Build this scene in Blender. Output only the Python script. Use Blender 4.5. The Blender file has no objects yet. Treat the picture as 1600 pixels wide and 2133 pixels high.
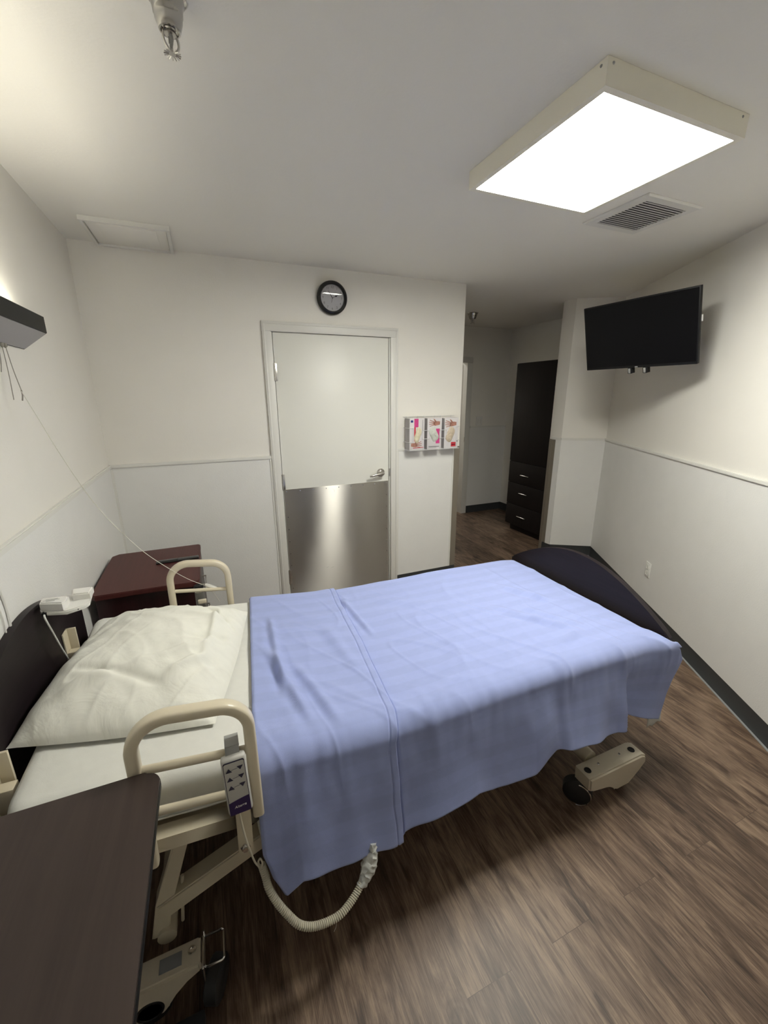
import bpy, bmesh, math, random
from mathutils import Vector, Matrix, noise
random.seed(7)
sc = bpy.context.scene
C = sc.collection
# ------------------------------------------------------------------ camera
cam_d = bpy.data.cameras.new('camera'); cam = bpy.data.objects.new('camera', cam_d); C.objects.link(cam)
cam.location = (0.5922, -3.028, 1.625)
YAW, PITCH, ROLL, FPX = -0.399, -0.2775, -0.0049, 857.68
cam.matrix_world = (Matrix.Translation(cam.location) @ Matrix.Rotation(YAW, 4, 'Z') @
                    Matrix.Rotation(math.pi/2 + PITCH, 4, 'X') @ Matrix.Rotation(ROLL, 4, 'Z'))
cam_d.sensor_fit = 'VERTICAL'; cam_d.sensor_height = 36.0; cam_d.lens = FPX/2133*36.0
cam_d.clip_start = 0.02
sc.camera = cam
# ------------------------------------------------------------------ world, exposure
w = bpy.data.worlds.new('world'); sc.world = w; w.use_nodes = True
w.node_tree.nodes['Background'].inputs[0].default_value = (.5, .5, .5, 1)
w.node_tree.nodes['Background'].inputs[1].default_value = 0.0
sc.view_settings.view_transform = 'Standard'; sc.view_settings.look = 'None'
sc.view_settings.gamma = 1; sc.view_settings.use_curve_mapping = False
sc.view_settings.exposure = 2.5
FIX_E = 8.0       # ceiling fixture diffuser emission
LAMP_E = 9.0      # wall lamp uplight emission
FAR_W = 2.0       # lamp in the room beyond the far doorway (watts)

# ------------------------------------------------------------------ materials
def newmat(name):
    m = bpy.data.materials.new(name); m.use_nodes = True
    return m, m.node_tree, m.node_tree.nodes['Principled BSDF']
def mat(name, col, rough=.5, metal=0., bump=0., bscale=200., vary=0., vscale=4., coat=0., stretch=None, spec=None, bdist=.002):
    m, nt, b = newmat(name)
    b.inputs['Base Color'].default_value = (*col, 1); b.inputs['Roughness'].default_value = rough
    b.inputs['Metallic'].default_value = metal
    if coat: b.inputs['Coat Weight'].default_value = coat; b.inputs['Coat Roughness'].default_value = .15
    if spec is not None: b.inputs['Specular IOR Level'].default_value = spec
    tc = nt.nodes.new('ShaderNodeTexCoord'); vec = tc.outputs['Object']
    if stretch:
        mp = nt.nodes.new('ShaderNodeMapping'); mp.inputs['Scale'].default_value = stretch
        nt.links.new(vec, mp.inputs[0]); vec = mp.outputs[0]
    if bump:
        n = nt.nodes.new('ShaderNodeTexNoise'); n.inputs['Scale'].default_value = bscale; n.inputs['Detail'].default_value = 3
        nt.links.new(vec, n.inputs['Vector'])
        bp = nt.nodes.new('ShaderNodeBump'); bp.inputs['Strength'].default_value = bump; bp.inputs['Distance'].default_value = bdist
        nt.links.new(n.outputs['Fac'], bp.inputs['Height']); nt.links.new(bp.outputs[0], b.inputs['Normal'])
    if vary:
        n = nt.nodes.new('ShaderNodeTexNoise'); n.inputs['Scale'].default_value = vscale; n.inputs['Detail'].default_value = 4
        nt.links.new(vec, n.inputs['Vector'])
        mx = nt.nodes.new('ShaderNodeMix'); mx.data_type = 'RGBA'
        mx.inputs['A'].default_value = (*[c*(1-vary) for c in col], 1); mx.inputs['B'].default_value = (*[min(1, c*(1+vary)) for c in col], 1)
        nt.links.new(n.outputs['Fac'], mx.inputs['Factor']); nt.links.new(mx.outputs['Result'], b.inputs['Base Color'])
    return m
def emis(name, col, e):
    m, nt, b = newmat(name)
    b.inputs['Base Color'].default_value = (.8, .8, .8, 1)
    b.inputs['Emission Color'].default_value = (*col, 1); b.inputs['Emission Strength'].default_value = e
    return m
M_wall = mat('wall_paint', (.84, .815, .76), .55, bump=.25, bscale=120, vary=.02)
M_ceil = mat('ceiling_paint', (.86, .84, .785), .75, bump=.2, bscale=90)
M_frp = mat('wainscot_panel', (.80, .795, .775), .42, bump=.35, bscale=160, vary=.03, vscale=8)
M_trim = mat('white_trim', (.76, .75, .71), .4)
M_door = mat('door_paint', (.80, .795, .74), .4, bump=.08, bscale=60, vary=.015, vscale=3)
M_base = mat('charcoal_vinyl', (.038, .041, .043), .45, bump=.1, bscale=40)
M_bronze = mat('bronze_guard', (.24, .21, .17), .4, .2)
M_edge = mat('grey_strip', (.30, .31, .31), .5)
M_beige = mat('beige_enamel', (.66, .59, .45), .32, coat=.2, vary=.05, vscale=9)
M_beige2 = mat('beige_cover', (.58, .52, .41), .42, bump=.15, bscale=150)
M_black = mat('black_plastic', (.010, .010, .011), .45, spec=.25)
M_rubber = mat('black_rubber', (.015, .015, .016), .6)
M_blackg = mat('black_gloss', (.010, .010, .011), .16)
M_screen = mat('screen_black', (.004, .004, .005), .35, vary=.1, spec=.12)
M_chrome = mat('chrome', (.75, .74, .72), .16, 1.)
M_esc = mat('escutcheon_chrome', (.50, .49, .47), .12, 1.)
M_steel = mat('satin_steel', (.58, .56, .53), .3, 1.)
M_white = mat('white_plastic', (.80, .79, .76), .35)
M_wire = mat('white_wire', (.72, .72, .72), .35)
M_greyp = mat('grey_plastic', (.30, .30, .29), .45)
M_grey2 = mat('grey_label', (.22, .23, .24), .6)
M_purple = mat('purple_label', (.030, .012, .085), .4)
M_navy = mat('dark_ink', (.02, .015, .05), .5)
M_ink = mat('grey_ink', (.08, .08, .09), .6)
M_remote = mat('remote_face', (.52, .51, .48), .45)
M_lampd = mat('lamp_dark', (.016, .016, .015), .5, spec=.2)
M_lampl = mat('lamp_lens', (.35, .34, .36), .35)
M_string = mat('string', (.30, .28, .24), .8)
M_stringw = mat('string_white', (.72, .70, .62), .7)
M_fix = mat('fixture_cream', (.88, .85, .74), .5)
M_slat = mat('vent_slat', (.62, .61, .60), .5)
M_dark = mat('vent_dark', (.03, .03, .032), .8)
M_red = mat('red_dot', (.55, .02, .02), .4)
M_yel = mat('cord_sheath', (.62, .58, .46), .5)
M_wrap = mat('plastic_wrap', (.62, .63, .60), .25, bump=.6, bscale=60)
def wood(name, c1, c2, axis='X', rough=.32, scale=1.0, bdist=.0006):
    m, nt, b = newmat(name); N = nt.nodes; L = nt.links
    tc = N.new('ShaderNodeTexCoord'); mp = N.new('ShaderNodeMapping')
    s = {'X': (1.5, 26, 26), 'Y': (26, 1.5, 26), 'Z': (26, 26, 1.5)}[axis]
    mp.inputs['Scale'].default_value = [v*scale for v in s]; L.new(tc.outputs['Object'], mp.inputs[0])
    n = N.new('ShaderNodeTexNoise'); n.inputs['Scale'].default_value = 1.5; n.inputs['Detail'].default_value = 7; n.inputs['Roughness'].default_value = .65
    n.inputs['Distortion'].default_value = .6
    L.new(mp.outputs[0], n.inputs['Vector'])
    r = N.new('ShaderNodeValToRGB'); r.color_ramp.elements[0].position = .32; r.color_ramp.elements[1].position = .7
    r.color_ramp.elements[0].color = (*c1, 1); r.color_ramp.elements[1].color = (*c2, 1)
    L.new(n.outputs['Fac'], r.inputs[0]); L.new(r.outputs[0], b.inputs['Base Color'])
    bp = N.new('ShaderNodeBump'); bp.inputs['Strength'].default_value = .3; bp.inputs['Distance'].default_value = bdist
    L.new(n.outputs['Fac'], bp.inputs['Height']); L.new(bp.outputs[0], b.inputs['Normal'])
    b.inputs['Roughness'].default_value = rough
    b.inputs['Specular IOR Level'].default_value = .3
    return m
M_wardrobe = wood('dark_espresso', (.006, .004, .004), (.011, .007, .007), 'Z', .6)
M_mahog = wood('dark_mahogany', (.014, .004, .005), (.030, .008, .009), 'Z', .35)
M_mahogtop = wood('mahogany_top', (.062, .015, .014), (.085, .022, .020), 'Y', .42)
M_board = wood('bed_board', (.009, .006, .007), (.018, .011, .014), 'Y', .5)
M_tabletop = wood('table_laminate', (.038, .026, .023), (.056, .040, .034), 'Y', .38, .6)

def floor_mat():
    m, nt, b = newmat('wood_plank_floor'); N = nt.nodes; L = nt.links
    tc = N.new('ShaderNodeTexCoord'); sp = N.new('ShaderNodeSeparateXYZ'); L.new(tc.outputs['Object'], sp.inputs[0])
    cb = N.new('ShaderNodeCombineXYZ'); L.new(sp.outputs['Y'], cb.inputs['X']); L.new(sp.outputs['X'], cb.inputs['Y'])
    br = N.new('ShaderNodeTexBrick'); L.new(cb.outputs[0], br.inputs['Vector'])
    br.offset = .37; br.offset_frequency = 2
    br.inputs['Color1'].default_value = (0, 0, 0, 1); br.inputs['Color2'].default_value = (1, 1, 1, 1)
    br.inputs['Mortar'].default_value = (.5, .5, .5, 1)
    br.inputs['Scale'].default_value = 1; br.inputs['Brick Width'].default_value = 1.22; br.inputs['Row Height'].default_value = .155
    br.inputs['Mortar Size'].default_value = .0007; br.inputs['Mortar Smooth'].default_value = .1; br.inputs['Bias'].default_value = 0
    rnd = br.outputs['Color']
    # grain coordinates shifted per plank
    sc_ = N.new('ShaderNodeVectorMath'); sc_.operation = 'SCALE'; sc_.inputs['Scale'].default_value = 17.3; L.new(rnd, sc_.inputs[0])
    ad = N.new('ShaderNodeVectorMath'); ad.operation = 'ADD'; L.new(tc.outputs['Object'], ad.inputs[0]); L.new(sc_.outputs[0], ad.inputs[1])
    def noise_(scl, s, det=6, rough=.6, dist=0.):
        mp = N.new('ShaderNodeMapping'); mp.inputs['Scale'].default_value = scl; L.new(ad.outputs[0], mp.inputs[0])
        n = N.new('ShaderNodeTexNoise'); n.inputs['Scale'].default_value = s; n.inputs['Detail'].default_value = det
        n.inputs['Roughness'].default_value = rough; n.inputs['Distortion'].default_value = dist
        L.new(mp.outputs[0], n.inputs['Vector']); return n.outputs['Fac']
    fine = noise_((95, 6.0, 1), 1.6, 6, .72, .5)
    vfine = noise_((300, 7.0, 1), 1.4, 3, .6, .2)
    med = noise_((13, 2.2, 1), 1.5, 6, .62, 1.6)
    big = noise_((5, 2.2, 1), 1.3, 4, .55, .6)
    def ma(op, a, b_):
        x = N.new('ShaderNodeMath'); x.operation = op
        for i, v in enumerate((a, b_)):
            if isinstance(v, (int, float)): x.inputs[i].default_value = v
            else: L.new(v, x.inputs[i])
        return x.outputs[0]
    sepc = N.new('ShaderNodeSeparateColor'); L.new(rnd, sepc.inputs[0])
    s = ma('ADD', ma('MULTIPLY', fine, .42), ma('MULTIPLY', med, .55))
    s = ma('ADD', s, ma('MULTIPLY', ma('SUBTRACT', vfine, .5), .30)); s = ma('ADD', s, ma('MULTIPLY', big, .34)); s = ma('ADD', s, ma('MULTIPLY', sepc.outputs[0], .10)); s = ma('SUBTRACT', s, .210)
    r = N.new('ShaderNodeValToRGB'); e = r.color_ramp.elements
    e[0].position = .33; e[0].color = (.045, .028, .019, 1); e[1].position = .68; e[1].color = (.30, .215, .150, 1)
    for pos, c in ((.43, (.098, .062, .042)), (.50, (.150, .098, .067)), (.57, (.208, .142, .098))):
        k = e.new(pos); k.color = (*c, 1)
    L.new(s, r.inputs[0])
    blot = noise_((9, 1.6, 1), 1.9, 4, .6, 1.0)
    brp = N.new('ShaderNodeValToRGB'); brp.color_ramp.elements[0].position = .58; brp.color_ramp.elements[0].color = (1, 1, 1, 1)
    brp.color_ramp.elements[1].position = .69; brp.color_ramp.elements[1].color = (.42, .38, .36, 1); L.new(blot, brp.inputs[0])
    # knots
    vmp = N.new('ShaderNodeMapping'); vmp.inputs['Scale'].default_value = (6.0, 1.7, 1); L.new(ad.outputs[0], vmp.inputs[0])
    vo = N.new('ShaderNodeTexVoronoi'); vo.inputs['Scale'].default_value = 1.15; L.new(vmp.outputs[0], vo.inputs['Vector'])
    kr = N.new('ShaderNodeValToRGB'); kr.color_ramp.elements[0].position = .035; kr.color_ramp.elements[0].color = (.22, .19, .18, 1)
    kr.color_ramp.elements[1].position = .17; kr.color_ramp.elements[1].color = (1, 1, 1, 1); L.new(vo.outputs['Distance'], kr.inputs[0])
    mk = N.new('ShaderNodeMix'); mk.data_type = 'RGBA'; mk.blend_type = 'MULTIPLY'; mk.inputs['Factor'].default_value = .85
    L.new(r.outputs[0], mk.inputs['A']); L.new(kr.outputs[0], mk.inputs['B'])
    mb = N.new('ShaderNodeMix'); mb.data_type = 'RGBA'; mb.blend_type = 'MULTIPLY'; mb.inputs['Factor'].default_value = 1
    L.new(mk.outputs['Result'], mb.inputs['A']); L.new(brp.outputs[0], mb.inputs['B'])
    mx = N.new('ShaderNodeMix'); mx.data_type = 'RGBA'; L.new(br.outputs['Fac'], mx.inputs['Factor'])
    L.new(mb.outputs['Result'], mx.inputs['A']); mx.inputs['B'].default_value = (.075, .05, .036, 1)
    L.new(mx.outputs['Result'], b.inputs['Base Color'])
    bp = N.new('ShaderNodeBump'); bp.inputs['Strength'].default_value = .35; bp.inputs['Distance'].default_value = .0012
    L.new(s, bp.inputs['Height']); L.new(bp.outputs[0], b.inputs['Normal'])
    b.inputs['Roughness'].default_value = .42; b.inputs['Specular IOR Level'].default_value = .4
    return m
M_floor = floor_mat()

def fabric(name, col, weave=900, bump=.35, rough=.9, bands=None, sheen=.2, wr=None):
    m, nt, b = newmat(name); N = nt.nodes; L = nt.links
    b.inputs['Roughness'].default_value = rough; b.inputs['Specular IOR Level'].default_value = .15
    b.inputs['Sheen Weight'].default_value = sheen
    uv = N.new('ShaderNodeUVMap')
    mp = N.new('ShaderNodeMapping'); mp.inputs['Rotation'].default_value = (0, 0, .6); L.new(uv.outputs[0], mp.inputs[0])
    wv = N.new('ShaderNodeTexWave'); wv.inputs['Scale'].default_value = weave/6.28; wv.inputs['Distortion'].default_value = .6
    wv.inputs['Detail'].default_value = 1; L.new(mp.outputs[0], wv.inputs['Vector'])
    nz = N.new('ShaderNodeTexNoise'); nz.inputs['Scale'].default_value = 450; L.new(uv.outputs[0], nz.inputs['Vector'])
    ad = N.new('ShaderNodeMath'); ad.operation = 'ADD'; L.new(wv.outputs['Fac'], ad.inputs[0]); L.new(nz.outputs['Fac'], ad.inputs[1])
    bp = N.new('ShaderNodeBump'); bp.inputs['Strength'].default_value = bump; bp.inputs['Distance'].default_value = .0008
    L.new(ad.outputs[0], bp.inputs['Height'])
    last = bp
    if wr:
        n2 = N.new('ShaderNodeTexNoise'); n2.inputs['Scale'].default_value = wr[0]; n2.inputs['Detail'].default_value = 4; n2.inputs['Distortion'].default_value = 1.2
        L.new(uv.outputs[0], n2.inputs['Vector'])
        b2 = N.new('ShaderNodeBump'); b2.inputs['Strength'].default_value = wr[1]; b2.inputs['Distance'].default_value = .01
        L.new(n2.outputs['Fac'], b2.inputs['Height']); L.new(bp.outputs[0], b2.inputs['Normal']); last = b2
    L.new(last.outputs[0], b.inputs['Normal'])
    n3 = N.new('ShaderNodeTexNoise'); n3.inputs['Scale'].default_value = 35; n3.inputs['Detail'].default_value = 5; L.new(uv.outputs[0], n3.inputs['Vector'])
    mx = N.new('ShaderNodeMix'); mx.data_type = 'RGBA'; L.new(n3.outputs['Fac'], mx.inputs['Factor'])
    mx.inputs['A'].default_value = (*[c*.95 for c in col], 1); mx.inputs['B'].default_value = (*[min(1, c*1.05) for c in col], 1)
    out = mx.outputs['Result']
    if bands:
        sx = N.new('ShaderNodeSeparateXYZ'); L.new(uv.outputs[0], sx.inputs[0])
        ml = N.new('ShaderNodeMath'); ml.operation = 'MULTIPLY'; ml.inputs[1].default_value = 2*math.pi/bands[0]; L.new(sx.outputs['Y'], ml.inputs[0])
        sn = N.new('ShaderNodeMath'); sn.operation = 'SINE'; L.new(ml.outputs[0], sn.inputs[0])
        rp = N.new('ShaderNodeValToRGB'); rp.color_ramp.elements[0].position = .42; rp.color_ramp.elements[1].position = .58
        k = 1-bands[1]
        rp.color_ramp.elements[0].color = (k, k, k, 1); rp.color_ramp.elements[1].color = (1, 1, 1, 1)
        mr = N.new('ShaderNodeMapRange'); mr.inputs['From Min'].default_value = -1; L.new(sn.outputs[0], mr.inputs['Value']); L.new(mr.outputs[0], rp.inputs[0])
        m2 = N.new('ShaderNodeMix'); m2.data_type = 'RGBA'; m2.blend_type = 'MULTIPLY'; m2.inputs['Factor'].default_value = 1
        L.new(out, m2.inputs['A']); L.new(rp.outputs[0], m2.inputs['B']); out = m2.outputs['Result']
    L.new(out, b.inputs['Base Color'])
    return m
M_blanket = fabric('blanket_weave', (.34, .40, .70), 1400, .5, .9, bands=(.084, .045), wr=(7, .18))
M_sheet = fabric('sheet_cotton', (.72, .715, .67), 1800, .4, .9, wr=(14, .1))
M_pillow = fabric('pillowcase', (.76, .755, .69), 2200, .2, .85, wr=(9, .6))

def kick_mat():
    m, nt, b = newmat('brushed_steel'); N = nt.nodes; L = nt.links
    b.inputs['Base Color'].default_value = (.52, .50, .465, 1); b.inputs['Metallic'].default_value = 1
    b.inputs['Roughness'].default_value = .40
    b.inputs['Anisotropic'].default_value = 1.
    tg = N.new('ShaderNodeTangent'); tg.direction_type = 'RADIAL'; tg.axis = 'X'; L.new(tg.outputs[0], b.inputs['Tangent'])
    tc = N.new('ShaderNodeTexCoord')
    mp = N.new('ShaderNodeMapping'); mp.inputs['Scale'].default_value = (3, 3, 220); L.new(tc.outputs['Object'], mp.inputs[0])
    n = N.new('ShaderNodeTexNoise'); n.inputs['Scale'].default_value = 2; L.new(mp.outputs[0], n.inputs['Vector'])
    n2 = N.new('ShaderNodeTexNoise'); n2.inputs['Scale'].default_value = 3.2; n2.inputs['Detail'].default_value = 1; L.new(tc.outputs['Object'], n2.inputs['Vector'])
    b1 = N.new('ShaderNodeBump'); b1.inputs['Strength'].default_value = .5; b1.inputs['Distance'].default_value = .0006; L.new(n.outputs['Fac'], b1.inputs['Height'])
    b2 = N.new('ShaderNodeBump'); b2.inputs['Strength'].default_value = .35; b2.inputs['Distance'].default_value = .01; L.new(n2.outputs['Fac'], b2.inputs['Height'])
    L.new(b1.outputs[0], b2.inputs['Normal']); L.new(b2.outputs[0], b.inputs['Normal'])
    return m
M_kick = kick_mat()
def glass_mat():
    m, nt, b = newmat('clock_glass'); N = nt.nodes; L = nt.links
    tr = N.new('ShaderNodeBsdfTransparent'); gl = N.new('ShaderNodeBsdfGlossy'); gl.inputs['Roughness'].default_value = .02
    fr = N.new('ShaderNodeFresnel'); fr.inputs['IOR'].default_value = 1.5
    mx = N.new('ShaderNodeMixShader'); L.new(fr.outputs[0], mx.inputs[0]); L.new(tr.outputs[0], mx.inputs[1]); L.new(gl.outputs[0], mx.inputs[2])
    L.new(mx.outputs[0], N['Material Output'].inputs['Surface'])
    return m
M_glass = glass_mat()

# ------------------------------------------------------------------ mesh helpers (all shapes in world coordinates)
class MB:
    def __init__(s): s.bm = bmesh.new()
    def box(s, x0, y0, z0, x1, y1, z1, bev=0., seg=2, mtx=None):
        r = bmesh.ops.create_cube(s.bm, size=1.0); vs = r['verts']
        for v in vs:
            v.co = Vector(((x0+x1)/2+v.co.x*(x1-x0), (y0+y1)/2+v.co.y*(y1-y0), (z0+z1)/2+v.co.z*(z1-z0)))
        if bev:
            es = list({e for v in vs for e in v.link_edges})
            r = bmesh.ops.bevel(s.bm, geom=es, offset=bev, segments=seg, affect='EDGES', profile=.5)
            vs = list({v for f in r['faces'] for v in f.verts} | {v for v in vs if v.is_valid})
        if mtx is not None:
            for v in vs: v.co = mtx @ v.co
        return s
    def tube(s, pts, r, n=10, cap=True, closed=False, prof=None):
        pts = [Vector(p) for p in pts]; N = len(pts); rings = []
        t0 = (pts[1]-pts[0]).normalized()
        up = Vector((0, 0, 1)) if abs(t0.z) < .9 else Vector((1, 0, 0))
        nrm = (up - t0*up.dot(t0)).normalized()
        for i, p in enumerate(pts):
            if closed: t = (pts[(i+1) % N]-pts[i-1]).normalized()
            elif i == 0: t = t0
            elif i == N-1: t = (pts[-1]-pts[-2]).normalized()
            else: t = ((pts[i+1]-p).normalized()+(p-pts[i-1]).normalized()).normalized()
            nrm = (nrm - t*nrm.dot(t)).normalized(); bn = t.cross(nrm)
            rr = r(i/(N-1)) if callable(r) else r
            ring = []
            for k in range(n):
                a = 2*math.pi*k/n
                if prof: cx, cy = prof[k]
                else: cx, cy = math.cos(a), math.sin(a)
                ring.append(s.bm.verts.new(p+nrm*(cx*rr)+bn*(cy*rr)))
            rings.append(ring)
        for i in range(N if closed else N-1):
            a, b = rings[i], rings[(i+1) % N]
            for k in range(n): s.bm.faces.new((a[k], a[(k+1) % n], b[(k+1) % n], b[k]))
        if cap and not closed:
            s.bm.faces.new(rings[0][::-1]); s.bm.faces.new(rings[-1])
        return s
    def cyl(s, a, b, r, n=24, r2=None):
        return s.tube([a, b], (lambda t: r+(r2-r)*t) if r2 is not None else r, n)
    def lathe(s, base, axis, prof, n=32):
        axis = Vector(axis).normalized(); base = Vector(base)
        u = axis.orthogonal().normalized(); v = axis.cross(u); rings = []
        for (r, h) in prof:
            if r < 1e-6: rings.append([s.bm.verts.new(base+axis*h)])
            else: rings.append([s.bm.verts.new(base+axis*h+(u*math.cos(2*math.pi*k/n)+v*math.sin(2*math.pi*k/n))*r) for k in range(n)])
        for a, b in zip(rings, rings[1:]):
            for k in range(n):
                if len(a) == 1 and len(b) == 1: continue
                if len(a) == 1: s.bm.faces.new((a[0], b[(k+1) % n], b[k]))
                elif len(b) == 1: s.bm.faces.new((a[k], a[(k+1) % n], b[0]))
                else: s.bm.faces.new((a[k], a[(k+1) % n], b[(k+1) % n], b[k]))
        return s
    def prism(s, pts, vec, bev=0.):
        """extrude polygon pts (3D) along vec"""
        vec = Vector(vec); a = [s.bm.verts.new(Vector(p)) for p in pts]; b = [s.bm.verts.new(Vector(p)+vec) for p in pts]; n = len(a)
        fs = [s.bm.faces.new(a[::-1]), s.bm.faces.new(b)]
        for k in range(n): fs.append(s.bm.faces.new((a[k], a[(k+1) % n], b[(k+1) % n], b[k])))
        if bev:
            es = list(fs[0].edges)+list(fs[1].edges)
            bmesh.ops.bevel(s.bm, geom=es, offset=bev, segments=2, affect='EDGES')
        return s
    def grid(s, nu, nv, fn, uvfn=None, flip=False):
        vs = [[s.bm.verts.new(fn(i/(nu-1), j/(nv-1))) for j in range(nv)] for i in range(nu)]
        uvl = s.bm.loops.layers.uv.verify()
        for i in range(nu-1):
            for j in range(nv-1):
                q = [(i, j), (i+1, j), (i+1, j+1), (i, j+1)]
                if flip: q = q[::-1]
                f = s.bm.faces.new([vs[a][b] for a, b in q])
                if uvfn:
                    for lp, (a, b) in zip(f.loops, q): lp[uvl].uv = uvfn(a/(nu-1), b/(nv-1))
        return s
    def done(s, name, m, parent=None, loc=None, smooth=40, normals=True):
        bmesh.ops.remove_doubles(s.bm, verts=s.bm.verts, dist=1e-6)
        if normals: bmesh.ops.recalc_face_normals(s.bm, faces=s.bm.faces)
        L = Vector(parent['_o']) if parent is not None else None
        if L is None:
            if loc is None:
                cs = [v.co for v in s.bm.verts]
                loc = ((min(c.x for c in cs)+max(c.x for c in cs))/2, (min(c.y for c in cs)+max(c.y for c in cs))/2, min(c.z for c in cs))
            L = Vector(loc)
        for v in s.bm.verts: v.co -= L
        me = bpy.data.meshes.new(name); s.bm.to_mesh(me); s.bm.free()
        for p in me.polygons: p.use_smooth = True
        me.set_sharp_from_angle(angle=math.radians(smooth))
        me.materials.append(m)
        o = bpy.data.objects.new(name, me); C.objects.link(o)
        o['_o'] = tuple(L)
        if parent is not None: o.parent = parent
        else: o.location = L
        return o
def ringframe(m, x0, y0, x1, y1, bw, z0, z1, drop=0.):
    """mitred rectangular ring; the inner lower edge may sit higher by drop"""
    o = [(x0, y0), (x1, y0), (x1, y1), (x0, y1)]; i = [(x0+bw, y0+bw), (x1-bw, y0+bw), (x1-bw, y1-bw), (x0+bw, y1-bw)]
    V = m.bm.verts.new
    A = [V((a, b, z0)) for a, b in o]; B = [V((a, b, z0+drop)) for a, b in i]; D = [V((a, b, z1)) for a, b in i]; E_ = [V((a, b, z1)) for a, b in o]
    for k in range(4):
        n = (k+1) % 4
        for P, Q in ((A, B), (B, D), (D, E_), (E_, A)): m.bm.faces.new((P[k], P[n], Q[n], Q[k]))
    return m
def root(name, loc):
    o = bpy.data.objects.new(name, None); C.objects.link(o); o.location = loc; o.empty_display_size = .05; o['_o'] = tuple(loc)
    return o
def tag(o, label, cat, group=None):
    o['label'] = label; o['category'] = cat
    if group: o['group'] = group
    return o
def st(o, label=None):
    o['kind'] = 'structure'
    if label: o['label'] = label
    return o
def text_mesh(name, body, size, m, parent, origin, xdir, ydir, align='CENTER', depth=.0004, shear=0, offset=0):
    cu = bpy.data.curves.new(name, 'FONT'); cu.body = body; cu.size = size; cu.align_x = align; cu.align_y = 'CENTER'; cu.extrude = depth; cu.shear = shear; cu.offset = offset
    to = bpy.data.objects.new(name, cu); C.objects.link(to)
    dg = bpy.context.evaluated_depsgraph_get(); me = bpy.data.meshes.new_from_object(to.evaluated_get(dg))
    bpy.data.objects.remove(to); bpy.data.curves.remove(cu)
    X = Vector(xdir).normalized(); Y = Vector(ydir).normalized(); Z = X.cross(Y)
    R = Matrix((X, Y, Z)).transposed().to_4x4(); L = Vector(parent['_o'])
    me.transform(Matrix.Translation(Vector(origin)-L) @ R)
    me.materials.clear(); me.materials.append(m)
    o = bpy.data.objects.new(name, me); C.objects.link(o); o.parent = parent; o['_o'] = tuple(L)
    return o
def fillet(pts, r, n=8):
    pts = [Vector(p) for p in pts]; out = [pts[0]]
    for a, b, c in zip(pts, pts[1:], pts[2:]):
        d1 = (a-b).normalized(); d2 = (c-b).normalized()
        ang = d1.angle(d2); t = min(r/math.tan(ang/2), (a-b).length*.49, (c-b).length*.49); rr = t*math.tan(ang/2)
        bis = (d1+d2).normalized(); ctr = b+bis*(rr/math.sin(ang/2))
        p1 = b+d1*t; p2 = b+d2*t
        v1 = p1-ctr; v2 = p2-ctr; A = v1.angle(v2)
        for k in range(n+1):
            q = k/n; out.append(ctr+(v1*math.sin((1-q)*A)+v2*math.sin(q*A))/math.sin(A))
    out.append(pts[-1]); return out
def spline(pts, n=10):
    P = [Vector(p) for p in pts]; P = [P[0]*2-P[1]]+P+[P[-1]*2-P[-2]]; out = []
    for i in range(1, len(P)-2):
        for k in range(n):
            t = k/n; a, b, c, d = P[i-1:i+3]
            out.append(.5*((2*b)+(c-a)*t+(2*a-5*b+4*c-d)*t*t+(3*b-a-3*c+d)*t**3))
    out.append(P[-2]); return out
def lerp_tab(t, tab):
    if t <= tab[0][0]: return tab[0][1]
    for (a, va), (b, vb) in zip(tab, tab[1:]):
        if t <= b: return va+(vb-va)*(t-a)/(b-a)
    return tab[-1][1]
def sm(a, b, x):
    t = max(0, min(1, (x-a)/(b-a))); return t*t*(3-2*t)

# ------------------------------------------------------------------ room constants
H = 2.449; RZ = 1.199; BB = .10
W1 = 2.573
CX, CY = 4.138, -.158                       # corner of the angled wall
TD = Vector((-.5057, -.8627, 0)); TN = Vector((.8627, -.5057, 0))   # along it towards the camera / out of the room
YB = -3.35                                  # wall behind the camera
YF = 1.732; XF = 4.452
SX, SY = 3.787, .0563; EX, EY = 3.776, .155
# ------------------------------------------------------------------ floor, ceiling, walls
st(MB().box(-.15, YB-.1, -.08, 5.2, 3.6, 0).done('floor', M_floor, loc=(0, 0, 0)), 'brown wood-look plank floor')
st(MB().box(-.15, YB-.1, H, 5.2, 3.6, H+.08).done('ceiling', M_ceil, loc=(0, 0, H)))
st(MB().box(-.12, YB, 0, 0, .12, H).done('wall_left', M_wall))
# back wall with the doorway cut out
DL, DR, DH = 1.045, 1.932, 2.046
w = MB().box(0, 0, 0, DL, .12, H).box(DR, 0, 0, W1, .12, H).box(DL, 0, DH, DR, .12, H)
st(w.done('wall_back', M_wall))
# angled right wall
ex = (CY-YB)/.8627; A = Vector((CX, CY, 0)); B = A+TD*ex
w = MB().prism([A, B, B+TN*.12, A+TN*.12], (0, 0, H)); st(w.done('wall_right', M_wall))
# short stub wall and its end
w = MB().prism([A, (SX, SY, 0), (EX, EY, 0), (EX+.02, EY+.06, 0), (4.6, EY+.06, 0), (4.6, -.25, 0)], (0, 0, H)); st(w.done('wall_stub', M_wall))
st(MB().box(XF, EY+.06, 0, XF+.12, YF, H).done('wall_hall_right', M_wall))
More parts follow.
